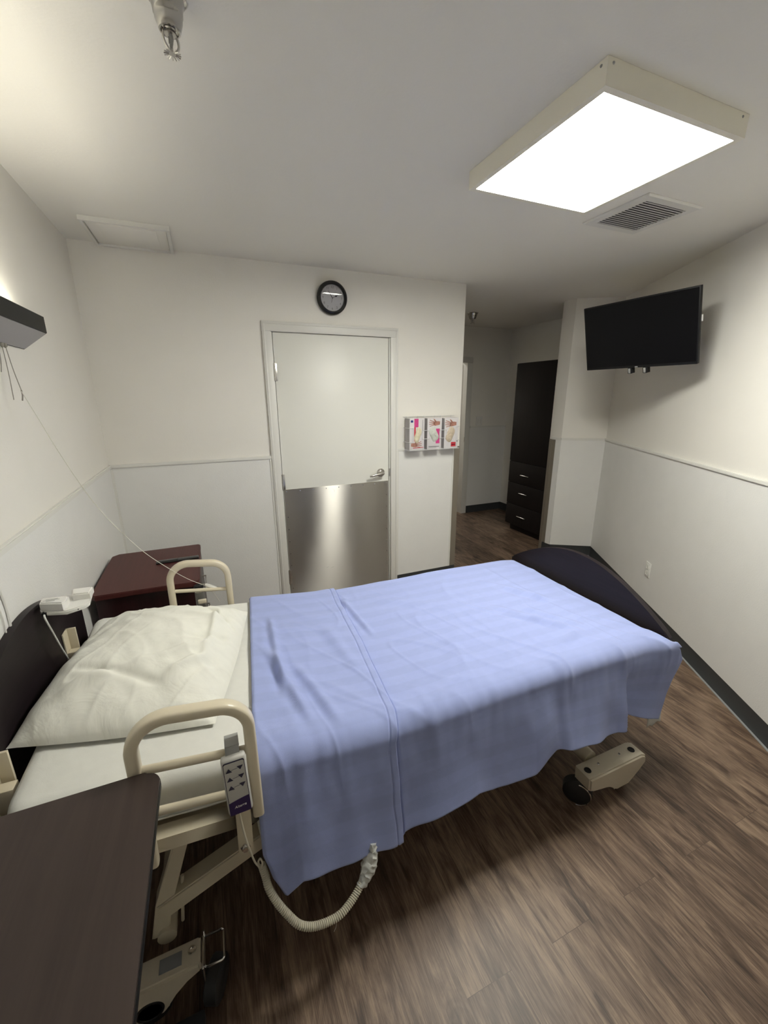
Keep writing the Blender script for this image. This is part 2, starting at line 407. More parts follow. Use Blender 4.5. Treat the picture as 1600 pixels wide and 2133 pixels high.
# far hall wall with doorway
FDL, FDR, FDH = 2.93, 3.79, 2.03
w = MB().box(W1-.12, YF, 0, FDL, YF+.12, H).box(FDR, YF, 0, XF+.12, YF+.12, H).box(FDL, YF, FDH, FDR, YF+.12, H); st(w.done('wall_hall_far', M_wall))
st(MB().box(W1-.12, .12, 0, W1, YF, H).done('wall_hall_left', M_wall))
w = MB().box(W1-.12, YF+.12, 0, W1, 3.4, H).box(XF, YF+.12, 0, XF+.12, 3.4, H).box(W1-.12, 3.4, 0, XF+.12, 3.52, H); st(w.done('wall_beyond', M_wall))
st(MB().box(-.12, YB-.12, 0, B.x+.3, YB, H).done('wall_rear', M_wall))
# wainscot panels (thin sheet proud of the wall), each with rail cap
def wains(name, p0, p1, nout, t=.006, z0=BB, z1=RZ-.012):
    p0 = Vector(p0); p1 = Vector(p1); n = Vector(nout)
    st(MB().prism([p0+Vector((0, 0, z0)), p1+Vector((0, 0, z0)), p1+n*t+Vector((0, 0, z0)), p0+n*t+Vector((0, 0, z0))], (0, 0, z1-z0)).done(name, M_frp))
def bar(name, p0, p1, nout, z0, z1, t, m=M_trim, bev=.003, label=None):
    p0 = Vector((p0[0], p0[1], z0)); p1 = Vector((p1[0], p1[1], z0)); n = Vector(nout)*t
    o = MB().prism([p0, p1, p1+n, p0+n], (0, 0, z1-z0), bev).done(name, m); st(o, label); return o
i_ = [0]
def trim(*a, **k):
    i_[0] += 1; return bar('trim_%d' % i_[0], *a, **k)
FR0, FR1 = .995, 1.985     # outer edges of the door casing
wains('wall_panel_back', (0, 0, 0), (FR0, 0, 0), (0, -1, 0)); wains('wall_panel_back_right', (FR1, 0, 0), (W1-.055, 0, 0), (0, -1, 0))
wains('wall_panel_left', (0, 0, 0), (0, YB, 0), (1, 0, 0)); wains('wall_panel_right', A, B, -TN)
sn = Vector((SY-CY, -(SX-CX), 0)).normalized(); sn = -sn if sn.y > 0 else sn
Sv = Vector((SX, SY, 0)); Ev = Vector((EX, EY, 0)); en = Vector((-(EY-SY), EX-SX, 0)).normalized(); en = -en if en.x > 0 else en
wains('wall_panel_stub', A, Sv, sn)
wains('wall_panel_stub_end', Sv, Sv.lerp(Ev, .6), en)
wains('wall_panel_hall_far', (FDR+.07, YF, 0), (XF, YF, 0), (0, -1, 0))
R0, R1 = RZ-.012, RZ+.010
trim((0, 0), (FR0, 0), (0, -1, 0), R0, R1, .014, label='white chair rail')
trim((FR1, 0), (W1-.055, 0), (0, -1, 0), R0, R1, .012)
trim((0, YB), (0, 0), (1, 0, 0), R0, R1, .016)
trim(A, B, -TN, R0, R1, .016); trim(A, Sv, sn, R0, R1, .013); trim(Sv, Ev, en, R0, R1, .013)
trim((FDR+.07, YF), (XF, YF), (0, -1, 0), R0, R1, .013)
trim((.006, 0), (.020, 0), (0, -1, 0), BB, R0, .012); trim((FR0-.014, 0), (FR0, 0), (0, -1, 0), BB, R0, .011)
trim((W1-.068, 0), (W1-.055, 0), (0, -1, 0), BB, R0, .010); trim((FR1, 0), (FR1+.012, 0), (0, -1, 0), BB, R0, .010)
# corner guards
trim((W1-.05, 0), (W1+.003, 0), (0, -1, 0), BB, RZ, .005, m=M_bronze, bev=.001, label='bronze corner guard')
trim(Sv.lerp(Ev, .62), Ev, en, BB, RZ-.012, .004, m=M_bronze, bev=.001)
gn = Vector((-.06, .02, 0)).normalized(); trim(Ev+en*.004, Vector((EX+.02, EY+.06, 0)), gn, 0, RZ-.012, .004, m=M_bronze, bev=.001)
# baseboards
def base(name, p0, p1, n):
    p0 = Vector(p0).to_3d(); p1 = Vector(p1).to_3d(); n = Vector(n); p0.z = p1.z = 0
    q = lambda p: [p, p+n*.016, p+n*.014+Vector((0, 0, .006)), p+n*.006+Vector((0, 0, .02)), p+n*.004+Vector((0, 0, BB)), p+Vector((0, 0, BB))]
    st(MB().prism(q(p0), p1-p0).done(name, M_base))
base('baseboard_back', (0, 0), (FR0, 0), (0, -1, 0)); base('baseboard_back_right', (FR1, 0), (W1, 0), (0, -1, 0))
base('baseboard_left', (0, YB), (0, 0), (1, 0, 0)); base('baseboard_right', A, B, -TN); base('baseboard_stub', A, Sv, sn); base('baseboard_stub_end', Sv, Ev, en)
base('baseboard_hall_far', (FDR+.07, YF), (XF, YF), (0, -1, 0)); base('baseboard_hall_right', (XF, .95), (XF, YF), (-1, 0, 0))
trim(A-TN*.016, B-TN*.016, -TN, 0, .004, .012, m=M_edge, bev=.001)

# unseen dark panels, added to put dark bands in the steel plate's reflection
da = A+TD*2.80; db = A+TD*3.30
st(MB().prism([da, db, db-TN*.02, da-TN*.02], (0, 0, 2.05), .002).done('reflection_panel_1', M_board))
st(MB().box(.92, YB, 0, 1.78, YB+.02, 2.05, .002).done('reflection_panel_2', M_board))
# ------------------------------------------------------------------ main door
d = MB().box(DL+.02, .004, .012, DR-.02, .048, DH-.014, .002); d1 = st(d.done('door_1', M_door), 'white flush door with steel kick plate')
# casing
cs = MB()
for (x0, x1, z0, z1) in ((FR0, DL+.008, 0, DH-.012), (DR-.008, FR1, 0, DH-.012), (FR0, FR1, DH-.012, DH+.052)):
    cs.box(x0, -.020, z0, x1, .0, z1, .003); 
cs.box(FR0+.008, -.024, 0, FR0+.020, -.0195, DH+.033, .002).box(FR1-.020, -.024, 0, FR1-.008, -.0195, DH+.033, .002).box(FR0+.008, -.024, DH+.0332, FR1-.008, -.0195, DH+.045, .002)
cs.box(DL, .0005, 0, DL+.016, .11, DH-.0125, .001).box(DR-.016, .0005, 0, DR, .11, DH-.0125, .001).box(DL, .0005, DH-.012, DR, .11, DH, .001)
cs.done('door_frame', M_trim, d1)
kp = MB().box(1.068, -.0015, .02, 1.906, .004, .951, .0008).done('kick_plate', M_kick, d1)
sx = MB()
for i in range(9): sx.lathe((1.085+i*(.804/8), -.0015, .935), (0, -1, 0), [(.0042, 0), (.0038, .0015), (0, .0022)], 10)
for i in range(1, 10):
    for x in (1.083, 1.891): sx.lathe((x, -.0015, .935-i*.098), (0, -1, 0), [(.0042, 0), (.0038, .0015), (0, .0022)], 10)
sx.done('kick_plate_screws', M_chrome, kp)
scf = MB()
for (x, z, l, a) in ((1.20, .84, .05, 1.0), (1.235, .76, .045, .9), (1.26, .755, .035, 1.1), (1.45, .90, .03, 2.0), (1.36, .28, .02, .3), (1.40, .275, .02, .2)):
    scf.tube(spline([(x, -.0018, z), (x+l*.5*math.cos(a)+.008, -.0018, z+l*.5*math.sin(a)), (x+l*math.cos(a), -.0018, z+l*math.sin(a))], 4), .0008, 6)
scf.done('scuff_marks', M_greyp, kp)
lv = MB().lathe((1.842, .004, 1.022), (0, -1, 0), [(.0, 0), (.033, 0), (.034, .004), (.030, .012), (.016, .020), (.012, .045), (.014, .056), (0, .058)], 28)
lv.tube(spline([(1.842, -.046, 1.022), (1.815, -.052, 1.020), (1.780, -.054, 1.016), (1.750, -.053, 1.010), (1.732, -.046, 1.008)], 6), lambda t: .011-.0035*t, 12)
lv.done('door_lever', M_steel, d1)
MB().box(DR-.018, -.006, .99, DR-.010, .004, 1.05, .001).done('strike_plate', M_steel, d1)
for hz in (1.777, 1.010, .252):
    h = MB().box(DL+.004, -.004, hz-.057, DL+.034, .003, hz+.057, .001)
    for k in range(5): h.cyl((DL+.016, -.008, hz-.057+k*.0231), (DL+.016, -.008, hz-.057+k*.0231+.0218), .0065, 12)
    h.done('hinge', M_steel, d1)
# far door frame and door
d2 = st(MB().box(FDR-.045, YF+.13, .01, FDR-.005, YF+.13+.84, FDH-.01, .003).done('door_2', M_door), 'open white door at the end of the hall')
f = MB().box(FDR-.02, YF-.018, 0, FDR+.062, YF, FDH-.016, .003).box(FDL-.06, YF-.018, 0, FDL+.02, YF, FDH-.016, .003).box(FDL-.06, YF-.018, FDH-.015, FDR+.062, YF, FDH+.055, .003)
f.box(FDR-.016, YF+.0005, 0, FDR-.0005, YF+.12, FDH-.001, .001).box(FDL+.0005, YF+.0005, 0, FDL+.016, YF+.12, FDH-.001, .001)
f.done('door_frame', M_trim, d2)
MB().box(FDR-.024, YF-.022, 1.01, FDR-.018, YF-.012, 1.07).done('strike_plate', M_steel, d2)
al = bpy.data.lights.new('far_room_lamp', 'AREA'); al.energy = FAR_W; al.size = .5; al.color = (1, .96, .88)
ao = bpy.data.objects.new('far_room_lamp', al); C.objects.link(ao); ao.location = (3.3, 2.7, H-.03)

# ------------------------------------------------------------------ ceiling fixture
FX0, FX1, FY0, FY1, FZ = 1.632, 2.236, -2.038, -1.425, 2.387
r = tag(root('ceiling_light', ((FX0+FX1)/2, (FY0+FY1)/2, FZ)), 'square cream-framed fluorescent panel light mounted on the ceiling, switched on', 'ceiling light')
fr = MB()
b_ = .020
ringframe(fr, FX0, FY0, FX1, FY1, b_, FZ, H-.0005)
fr.done('housing', M_fix, r)
MB().box(FX0+b_, FY0+b_, FZ+.003, FX1-b_, FY1-b_, FZ+.008).done('diffuser', emis('diffuser_glow', (1, .99, .89), FIX_E), r)
for x, y, a in ((FX0+.02, FY0, (0, -1, 0)), (FX1-.03, FY0, (0, -1, 0)), (FX0, FY0+.02, (-1, 0, 0))): MB().lathe((x, y, H-.012), a, [(.004, 0), (.003, .002), (0, .003)], 8).done('screw', M_greyp, r)
# vent
VX0, VX1, VY0, VY1 = 2.44, 2.80, -1.575, -1.225
r = tag(root('ceiling_vent', ((VX0+VX1)/2, (VY0+VY1)/2, H)), 'white square louvred air vent in the ceiling beside the panel light', 'air vent')
f = MB(); bw = .045
ringframe(f, VX0, VY0, VX1, VY1, .006, H-.004, H-.0005, -.006)
ringframe(f, VX0+.0062, VY0+.0062, VX1-.0062, VY1-.0062, bw-.0062, H-.010, H-.0005)
f.done('frame', M_trim, r)
MB().box(VX0+bw, VY0+bw, H-.003, VX1-bw, VY1-bw, H-.001).done('duct_opening', M_dark, r)
ns = 15
for k in range(ns):
    y = VY0+bw+(k+.5)*(VY1-VY0-2*bw)/ns
    mt = Matrix.Translation((0, y, H-.010)) @ Matrix.Rotation(math.radians(10), 4, 'X')
    MB().box(VX0+bw, -.0046, -.0009, VX1-bw, .0046, .0009, mtx=mt).done('slat', M_slat, r)
# ceiling hatch
HX0, HX1, HY0, HY1 = .138, .528, -.400, -.012
r = tag(root('ceiling_hatch', ((HX0+HX1)/2, (HY0+HY1)/2, H)), 'white square framed return panel on the ceiling above the left corner', 'ceiling panel')
f = MB(); bw = .016
ringframe(f, HX0, HY0, HX1, HY1, bw, H-.022, H-.0005)
f.done('frame', M_trim, r)
pn = MB().box(HX0+bw+.003, HY0+bw+.003, H-.012, HX1-bw-.003, HY1-bw-.003, H-.001, .001)
pn.done('panel', M_ceil, r)
MB().box(HX0+.065, HY0+.055, H-.016, HX1-.065, HY1-.055, H-.010, .0025).done('raised_centre', M_ceil, r)
# sprinklers
def sprinkler(x, y, label, s=1.0, ang=0.):
    r = tag(root('fire_sprinkler', (x, y, H)), label, 'sprinkler')
    MB().lathe((x, y, H), (0, 0, -1), [(.0, 0), (.040*s, 0), (.040*s, .003), (.035*s, .006), (.031*s, .020), (.030*s, .030), (.0285*s, .032), (.028*s, .040), (.022*s, .058), (.019*s, .0585), (.018*s, .052), (0, .052)], 40).done('escutcheon', M_esc, r)
    MB().lathe((x, y, H), (0, 0, -1), [(.0, .045), (.012*s, .045), (.012*s, .056), (.010*s, .058), (.012*s, .060), (.012*s, .064), (0, .064)], 20).done('threaded_body', M_steel, r)
    ca, sa = math.cos(ang), math.sin(ang)
    fm = MB()
    for q in (-1, 1):
        fm.tube(spline([(x+q*.011*s*ca, y+q*.011*s*sa, H-.058), (x+q*.0165*s*ca, y+q*.0165*s*sa, H-.070), (x+q*.015*s*ca, y+q*.015*s*sa, H-.083), (x+q*.004*s*ca, y+q*.004*s*sa, H-.096)], 6), .0028*s, 8)
    fm.done('yoke', M_steel, r)
    MB().tube([(x, y, H-.060), (x+.002, y, H-.072), (x-.001, y, H-.085), (x, y, H-.097)], lambda t: (.0045-.002*t)*s, 8).box(x-.005*s, y-.0015, H-.080, x+.004*s, y+.0015, H-.068).done('fusible_link', M_greyp, r)
    df = MB().lathe((x, y, H-.096), (0, 0, -1), [(0, 0), (.008*s, 0), (.008*s, .0015), (0, .0030)], 18)
    for k in range(16):
        a = 2*math.pi*k/16; c, s2 = math.cos(a), math.sin(a)
        df.tube([(x+c*.007*s, y+s2*.007*s, H-.097), (x+c*.0175*s, y+s2*.0175*s, H-.0985)], .0014*s, 4)
    df.done('deflector', M_steel, r)
sprinkler(.614, -1.785, 'chrome fire sprinkler hanging from the ceiling above the bed', 1.0, .5)
sprinkler(3.31, .98, 'small dark fire sprinkler on the hall ceiling', 1.45, .3)

# ------------------------------------------------------------------ clock
r = tag(root('wall_clock', (1.481, -.01, 2.155)), 'round black wall clock with white face hanging above the door', 'clock')
cc = Vector((1.481, 0, 2.264)); RO = .107; RI = .082
MB().lathe(cc, (0, -1, 0), [(RO-.006, 0), (RO, .006), (RO-.002, .022), (RO-.010, .032), (RI+.006, .034), (RI, .026), (RI, .012)], 64).done('rim', M_blackg, r)
MB().lathe(cc, (0, -1, 0), [(0, .014), (RI+.001, .014), (RI+.001, .008), (0, .008)], 64).done('dial', mat('dial_white', (.62, .61, .64), .6), r)
for k in range(1, 13):
    a = math.radians(90-30*k)
    text_mesh('numeral', str(k), .021, M_ink, r, cc+Vector((math.cos(a)*.066, -.0150, math.sin(a)*.066)), (1, 0, 0), (0, 0, 1), depth=.0002, offset=-.0002)
def hand(name, deg, l, wd, tail, m=M_navy, dia=False):
    a = math.radians(90-deg); dr = Vector((math.cos(a), 0, math.sin(a))); pr = Vector((-dr.z, 0, dr.x)); c0 = cc+Vector((0, -.017, 0))
    if dia: pts = [c0+pr*wd*.4, c0+dr*l*.45+pr*wd*.5, c0+dr*l*.62+pr*wd*2.2, c0+dr*l, c0+dr*l*.62-pr*wd*2.2, c0+dr*l*.45-pr*wd*.5, c0-pr*wd*.4]
    else: pts = [c0-dr*tail+pr*wd, c0+dr*l+pr*wd*.6, c0+dr*l-pr*wd*.6, c0-dr*tail-pr*wd]
    MB().prism(pts, (0, -.0012, 0)).done(name, m, r)
hand('hour_hand', 64, .045, .0028, .006, dia=True); hand('minute_hand', 326, .050, .0022, .004); hand('second_hand', 192, .030, .0012, .0)
MB().lathe(cc, (0, -1, 0), [(RI, .0240)]+[(RI*k/12, .0240+.003*(1-(k/12)**2)) for k in range(11, -1, -1)], 96).done('glass', M_glass, r, smooth=180)
r.rotation_euler = (math.radians(5.7), 0, 0); r.location.y = -.012

# ------------------------------------------------------------------ wall lamp over the bed
LY0, LY1 = -2.20, -1.005
r = tag(root('wall_lamp', (0, (LY0+LY1)/2, 1.79)), 'long dark wall lamp above the headboard with grey underside lens', 'wall lamp')
pf = [(.0, 1.932), (.010, 1.932), (.010, 1.845), (.070, 1.862), (.070, 1.908), (.080, 1.908), (.080, 1.853), (.0, 1.793)]  # back plate carried up out of view to shade the wall
# open-topped trough: front fascia, sloping underside, back plate, end caps
hs = MB().prism([(x, LY0, z) for x, z in pf], (0, LY1-LY0, 0))
ec = [(0, 1.793), (.080, 1.853), (.080, 1.908), (0, 1.905)]
for y in (LY0-.004, LY1): hs.prism([(x, y, z) for x, z in ec], (0, .004, 0))
hs.done('housing', M_lampd, r)
sl = Vector((.080, 0, .060)).normalized(); nn = Vector((.6, 0, -.8))
q0 = Vector((.004, 0, 1.796)); q1 = Vector((.077, 0, 1.8508))
MB().prism([q0+Vector((0, LY0+.01, 0)), q1+Vector((0, LY0+.01, 0)), q1+Vector((0, LY1-.006, 0)), q0+Vector((0, LY1-.006, 0))], nn*.003).done('underside_lens', M_lampl, r)
MB().cyl((.045, LY0+.04, 1.876), (.045, LY1-.04, 1.876), .011, 16).done('lit_tube', emis('lamp_glow', (1, .955, .80), LAMP_E), r)
for (y, x, pts) in ((-1.235, .02, [(.012, -1.232, 1.790), (.02, -1.258, 1.70), (.028, -1.292, 1.615)]), (-1.21, .02, [(.014, -1.214, 1.790), (.03, -1.245, 1.71), (.048, -1.276, 1.645)]), (-1.27, .02, [(.012, -1.262, 1.790), (.014, -1.275, 1.74), (.016, -1.300, 1.70)])):
    p = MB().tube(spline(pts, 8), .0013, 6)
    p.lathe(pts[0], (0, 0, -1), [(0, -.004), (.006, -.002), (.006, .006), (.002, .012), (0, .012)], 10)
    p.done('pull_cord', M_string, r)
MB().tube(spline([(.048, -1.276, 1.645), (.049, -1.278, 1.63), (.047, -1.283, 1.612)], 4), .0022, 6).done('cord_knot', M_string, r)
# call cord
CP = [(.049, -1.28, 1.641), (.062, -1.26, 1.544), (.075, -1.24, 1.451), (.105, -1.21, 1.301), (.149, -1.19, 1.184), (.208, -1.17, 1.067)]
CP = [(.049, -1.28, 1.641), (.075, -1.26, 1.54), (.099, -1.24, 1.444), (.145, -1.21, 1.29), (.191, -1.19, 1.176), (.239, -1.17, 1.084), (.292, -1.15, .996), (.36, -1.13, .911), (.435, -1.11, .831), (.498, -1.09, .778), (.515, -1.088, .768)]
r = tag(root('call_cord', (.53, -1.09, .75)), 'thin white string from the wall lamp to a white pull handle on the far rail', 'pull cord')
MB().tube(spline(CP, 6), .0012, 6).done('string', M_stringw, r)
hd = MB(); ax = Vector((.055, -.012, -.036)).normalized()
hd.lathe((.503, -1.086, .780), ax, [(0, 0), (.006, .002), (.009, .014), (.0105, .03), (.011, .05), (.009, .058), (0, .060)], 16); hd.done('pull_handle', M_white, r)
MB().lathe(Vector((.503, -1.086, .780))+ax*.0595, ax, [(0, 0), (.0045, 0), (.004, .003), (0, .004)], 12).done('red_button', M_red, r)
MB().tube(spline([(.512, -1.086, .772), (.53, -1.095, .74), (.545, -1.10, .715), (.556, -1.105, .69)], 6), .0012, 6).done('string', M_stringw, r)

# ------------------------------------------------------------------ television
r = tag(root('television', (3.155, -1.059, 1.80)), 'black flat screen television tilted on a wall bracket high on the angled right wall', 'television')
yw, tl = -1.488, -.27; tw, th = .72, .414
rx = Vector((math.cos(yw), math.sin(yw), 0)); n0 = Vector((math.sin(yw), -math.cos(yw), 0))
up = Vector((0, 0, 1))*math.cos(tl)+(-n0)*math.sin(tl); nf = rx.cross(up)*1.0
if nf.dot(n0) < 0: nf = -nf
Mt = Matrix((rx, -nf, up)).transposed().to_4x4(); Mt.translation = Vector((3.155, -1.059, 1.986))
MB().box(-tw/2, 0, -th/2, tw/2, .022, th/2, .003, mtx=Mt).box(-tw*.36, .02, -th*.42, tw*.36, .055, th*.22, .01, mtx=Mt).done('casing', M_black, r)
MB().box(-tw/2+.007, -.0012, -th/2+.016, tw/2-.007, .001, th/2-.007, mtx=Mt).done('screen', M_screen, r)
MB().box(-.006, -.0018, -th/2+.003, .012, .0005, -th/2+.009, .0004, mtx=Mt).done('badge', M_greyp, r)
br = MB()
for q in (-.045, .055):
    br.box(q-.014, .030, -th/2-.040, q+.014, .040, th*.4, .003, mtx=Mt)
    br.box(q-.014, .004, -th/2-.038, q+.014, .040, -th/2-.0005, .003, mtx=Mt)
br.box(-.15, .055, -.06, .15, .065, .06, .002, mtx=Mt)
wp = Vector((CX, CY, 0))+TD*1.62; wp.z = 1.99
cen = Vector((3.155, -1.059, 1.986)); t_ = (Vector((CX, CY, 0))-cen).dot(TN); wpt = cen+TN*t_; wpt.z = 1.99
wpt = wpt-TD*.16; wpt.z = 1.93
el = cen-nf*.06+(wpt-cen)*.45+TD*(-.10); el.z = 1.94
br.tube([cen-nf*.055-Vector((0, 0, .04)), el], .016, 10).tube([el, wpt-TN*.01], .016, 10).cyl(el-Vector((0, 0, .04)), el+Vector((0, 0, .04)), .02, 14)
br.prism([wpt+TD*.05+Vector((0, 0, -.12)), wpt-TD*.05+Vector((0, 0, -.12)), wpt-TD*.05+Vector((0, 0, .12)), wpt+TD*.05+Vector((0, 0, .12))], -TN*.012, .002)
bo = br.done('wall_bracket', M_black, r)
for q in (-.045, .055): MB().box(q-.008, .002, -th/2-.034, q+.006, .0045, -th/2-.004, .0008, mtx=Mt).done('bracket_highlight', M_greyp, bo)  # thin grey sheets painting the highlight on the bracket post fronts
MB().box(tw/2-.004, .022, .02, tw/2+.004, .03, .055, .001, mtx=Mt).done('side_label', M_white, r)
# outlet on the angled wall
def outlet(cx, cy, cz, xd, out, label):
    r = tag(root('wall_outlet', (cx, cy, cz)), label, 'power outlet'); X = Vector(xd).normalized(); O = Vector(out).normalized(); c = Vector((cx, cy, cz))
    M = Matrix((X, -O, Vector((0, 0, 1)))).transposed().to_4x4(); M.translation = c
    MB().box(-.035, -.006-.006, -.057, .035, -.006, .057, .003, mtx=M).done('cover_plate', M_white, r)
    MB().box(-.017, -.0135, .008, .017, -.011, .040, .004, mtx=M).box(-.017, -.0135, -.040, .017, -.011, -.008, .004, mtx=M).done('receptacle', M_trim, r)
    s = MB()
    for z in (.024, -.024):
        s.box(-.008, -.0142, z-.004, -.006, -.013, z+.006, mtx=M).box(.006, -.0142, z-.004, .008, -.013, z+.006, mtx=M).box(-.002, -.0142, z-.011, .002, -.013, z-.007, mtx=M)
    s.box(-.003, -.0142, -.003, .003, -.0125, .003, mtx=M)
    s.done('slots', M_greyp, r)
outlet(3.55-.0*.006, -1.161, .345, TD, -TN, 'white power outlet low on the angled right wall')
# switch on the far hall wall
r = tag(root('light_switch', (4.005, YF, 1.275)), 'small white switch plate on the dark far hall wall', 'light switch')
MB().box(3.955, YF-.008, 1.217, 4.055, YF, 1.334, .003).done('cover_plate', M_white, r)
MB().box(3.975, YF-.011, 1.245, 3.995, YF-.006, 1.305, .002).box(4.015, YF-.011, 1.245, 4.035, YF-.006, 1.305, .002).done('rocker', M_trim, r)

# ------------------------------------------------------------------ wardrobe
WX, WY0, WY1, WZ = 3.92, .228, .945, 1.96
r = tag(root('wardrobe', (4.18, .58, 0)), 'tall dark espresso wardrobe with three drawers standing in the hall', 'wardrobe')
MB().box(WX+.02, WY0, .075, XF-.002, WY1, WZ, .002).box(WX+.06, WY0+.02, 0, XF-.02, WY1-.03, .08).done('body', M_wardrobe, r)
dd = MB().box(WX, WY0+.002, .86, WX+.02, WY1-.002, WZ-.004, .002).done('door', M_wardrobe, r)
for k, (z0, z1, hz) in enumerate(((.605, .855, .714), (.345, .600, .498), (.085, .340, .214))):
    dr = MB().box(WX, WY0+.002, z0, WX+.02, WY1-.002, z1, .002).done('drawer', M_wardrobe, r)
    MB().tube(fillet([(WX+.002, .720, hz), (WX-.024, .720, hz), (WX-.024, .588, hz), (WX+.002, .588, hz)], .006, 4), .0042, 10).done('handle', M_chrome, dr)

# ------------------------------------------------------------------ glove dispenser rack and three boxes
r = tag(root('glove_box_rack', (2.27, -.05, 1.19)), 'white wire rack for three glove boxes on the wall right of the door', 'wall rack')
wr = MB(); rw = .0022
gx = [(2.048, 2.178), (2.205, 2.335), (2.362, 2.492)]
yb, yf = -.010, -.100
for z in (1.262, 1.372):
    wr.tube([(2.036, -.016, z), (2.036, yf-.004, z), (2.078, yf-.004, z)], rw, 6)
    wr.tube([(2.504, -.016, z), (2.504, yf-.004, z), (2.470, yf-.004, z)], rw, 6)
wr.tube([(2.078, yf-.004, 1.262), (2.078, yf-.004, 1.372)], rw, 6).tube([(2.470, yf-.004, 1.262), (2.470, yf-.004, 1.372)], rw, 6)
for a, b in ((gx[0][1]-.020, gx[1][0]+.020), (gx[1][1]-.020, gx[2][0]+.020)):
    wr.tube(fillet([(a, yf-.004, 1.285), (b, yf-.004, 1.285), (b, yf-.004, 1.350), (a, yf-.004, 1.350), (a, yf-.004, 1.285)], .008, 4), rw, 6)
for (a, b) in gx:
    for x in (a+.015, b-.015): wr.tube(fillet([(x, -.006, 1.46), (x, -.006, 1.197), (x, yf-.004, 1.197), (x, yf-.004, 1.218)], .006, 4), rw, 6)
for y in (-.006, -.035, -.070, yf-.004): wr.tube([(2.036, y, 1.197), (2.504, y, 1.197)], rw, 6)
wr.tube([(2.036, -.006, 1.455), (2.504, -.006, 1.455)], rw, 6)
wr.tube([(2.504, -.016, 1.38), (2.53, -.03, 1.385)], rw*.7, 6)
wr.done('wire_frame', M_wire, r)
M_card = mat('carton_white', (.70, .67, .68), .55); M_pink = mat('carton_pink', (.62, .05, .24), .5, vary=.35, vscale=90); M_redc = mat('carton_red', (.55, .03, .05), .5)
M_skin = mat('printed_hand', (.42, .20, .15), .55, vary=.5, vscale=60); M_glv = mat('latex_glove', (.72, .66, .48), .55, bump=.8, bscale=60, bdist=.004, vary=.12, vscale=50)
M_glv2 = mat('vinyl_glove', (.62, .64, .58), .4, bump=.8, bscale=60, bdist=.004, vary=.25, vscale=50); M_blue = mat('carton_blue', (.02, .04, .22), .5); M_side = mat('carton_side', (.46, .44, .45), .6, vary=.2, vscale=70, stretch=(1, 1, .1))
def glove_box(i, label):
    a, b = gx[i]; z0, z1 = 1.200, 1.447-.002*i; yfr = yf; r = tag(root('glove_box', ((a+b)/2, (yb+yf)/2, z0)), label, 'box', 'glove boxes in the wall rack')
    MB().box(a, yfr, z0, b, yb-.004, z1, .001).done('carton', M_card, r)
    MB().box(a-.0006, yfr+.004, z0+.004, a+.0002, yb-.008, z1-.004).done('printed_side', M_side, r)
    y = yfr-.0006
    def pl(name, pts, m, t=.0005):
        MB().prism([(a+(b-a)*u, y, z0+(z1-z0)*v) for u, v in pts], (0, -t, 0)).done(name, m, r)
    def hand(cu, cv, s, fl=1, flip=1):
        m = MB()
        P = lambda u, v: (a+(b-a)*(cu+u*s*fl), y-.0006, z0+(z1-z0)*(cv+v*s*.55*flip))
        m.prism([P(-.9, .28), P(-.45, .34), P(0, .26), P(.2, .1), P(.2, -.22), P(0, -.36), P(-.45, -.30), P(-.9, -.2)], (0, -.0004, 0))
        for (v0, du, v1, wd) in ((.20, 1.0, .52, .075), (.06, 1.1, .22, .07), (-.08, 1.08, -.10, .07), (-.22, .95, -.42, .065)):
            m.prism([P(.1, v0+wd), P(du, v1+wd*.7), P(du+.05, v1), P(du, v1-wd*.7), P(.1, v0-wd)], (0, -.0004, 0))
        m.prism([P(-.3, .25), P(.05, .62), P(.30, .72), P(.28, .60), P(.02, .20)], (0, -.0004, 0))
        m.done('printed_hand', M_skin, r)
    def bulge(cu, cv, ru, rv, m, wv=0.):
        W = (b-a)*ru; Hh = (z1-z0)*rv; cx = a+(b-a)*cu; cz = z0+(z1-z0)*cv
        def fn(s, t):
            ph = 2*math.pi*s; q = t; zz = cz+Hh*q*math.sin(ph)
            wob = wv*math.sin((zz-cz)/Hh*2.6)*W
            return (cx+W*q*math.cos(ph)+wob, y-.012*math.sqrt(max(0, 1-q*q))*(1+.4*noise.noise(Vector((ph, zz*60, i)))), zz)
        MB().grid(33, 9, fn).done('glove_opening', m, r)
    if i == 0:
        pl('pink_strip', [(.30, .72), (.58, .72), (.58, .985), (.30, .985)], M_pink)
        pl('red_strip', [(.30, .28), (.40, .28), (.40, .72), (.30, .72)], M_redc)
        pl('blue_square', [(.06, .87), (.22, .87), (.22, .94), (.06, .94)], M_blue)
        bulge(.55, .47, .21, .26, M_glv, .35); hand(.42, .16, .36)
        pl('printed_line', [(.22, .055), (.95, .065), (.95, .085), (.22, .075)], M_redc)
        pl('printed_line', [(.86, .55), (.88, .55), (.88, .95), (.86, .95)], M_ink)
    elif i == 1:
        pl('pink_strip', [(.60, .18), (.86, .18), (.86, .66), (.60, .66)], M_pink)
        bulge(.45, .48, .30, .24, M_glv2, -.3); hand(.52, .83, .38, -1)
        pl('printed_line', [(.10, .085), (.85, .075), (.85, .090), (.10, .10)], M_ink)
        pl('printed_line', [(.10, .055), (.65, .048), (.65, .056), (.10, .063)], M_ink)
    else:
        pl('pink_strip', [(.50, .05), (.84, .05), (.84, .20), (.50, .20)], M_redc)
        bulge(.42, .46, .28, .26, mat('nitrile_glove', (.60, .50, .38), .5, bump=.8, bscale=60, bdist=.004, vary=.3, vscale=60), .3); hand(.48, .80, .40, -1)
        pl('white_strip', [(.10, .105), (.90, .115), (.90, .130), (.10, .12)], M_card)
        pl('printed_line', [(.92, .2), (.97, .2), (.97, .26), (.92, .26)], M_ink)
glove_box(0, 'leftmost glove box in the wire rack, with magenta strip and cream glove opening')
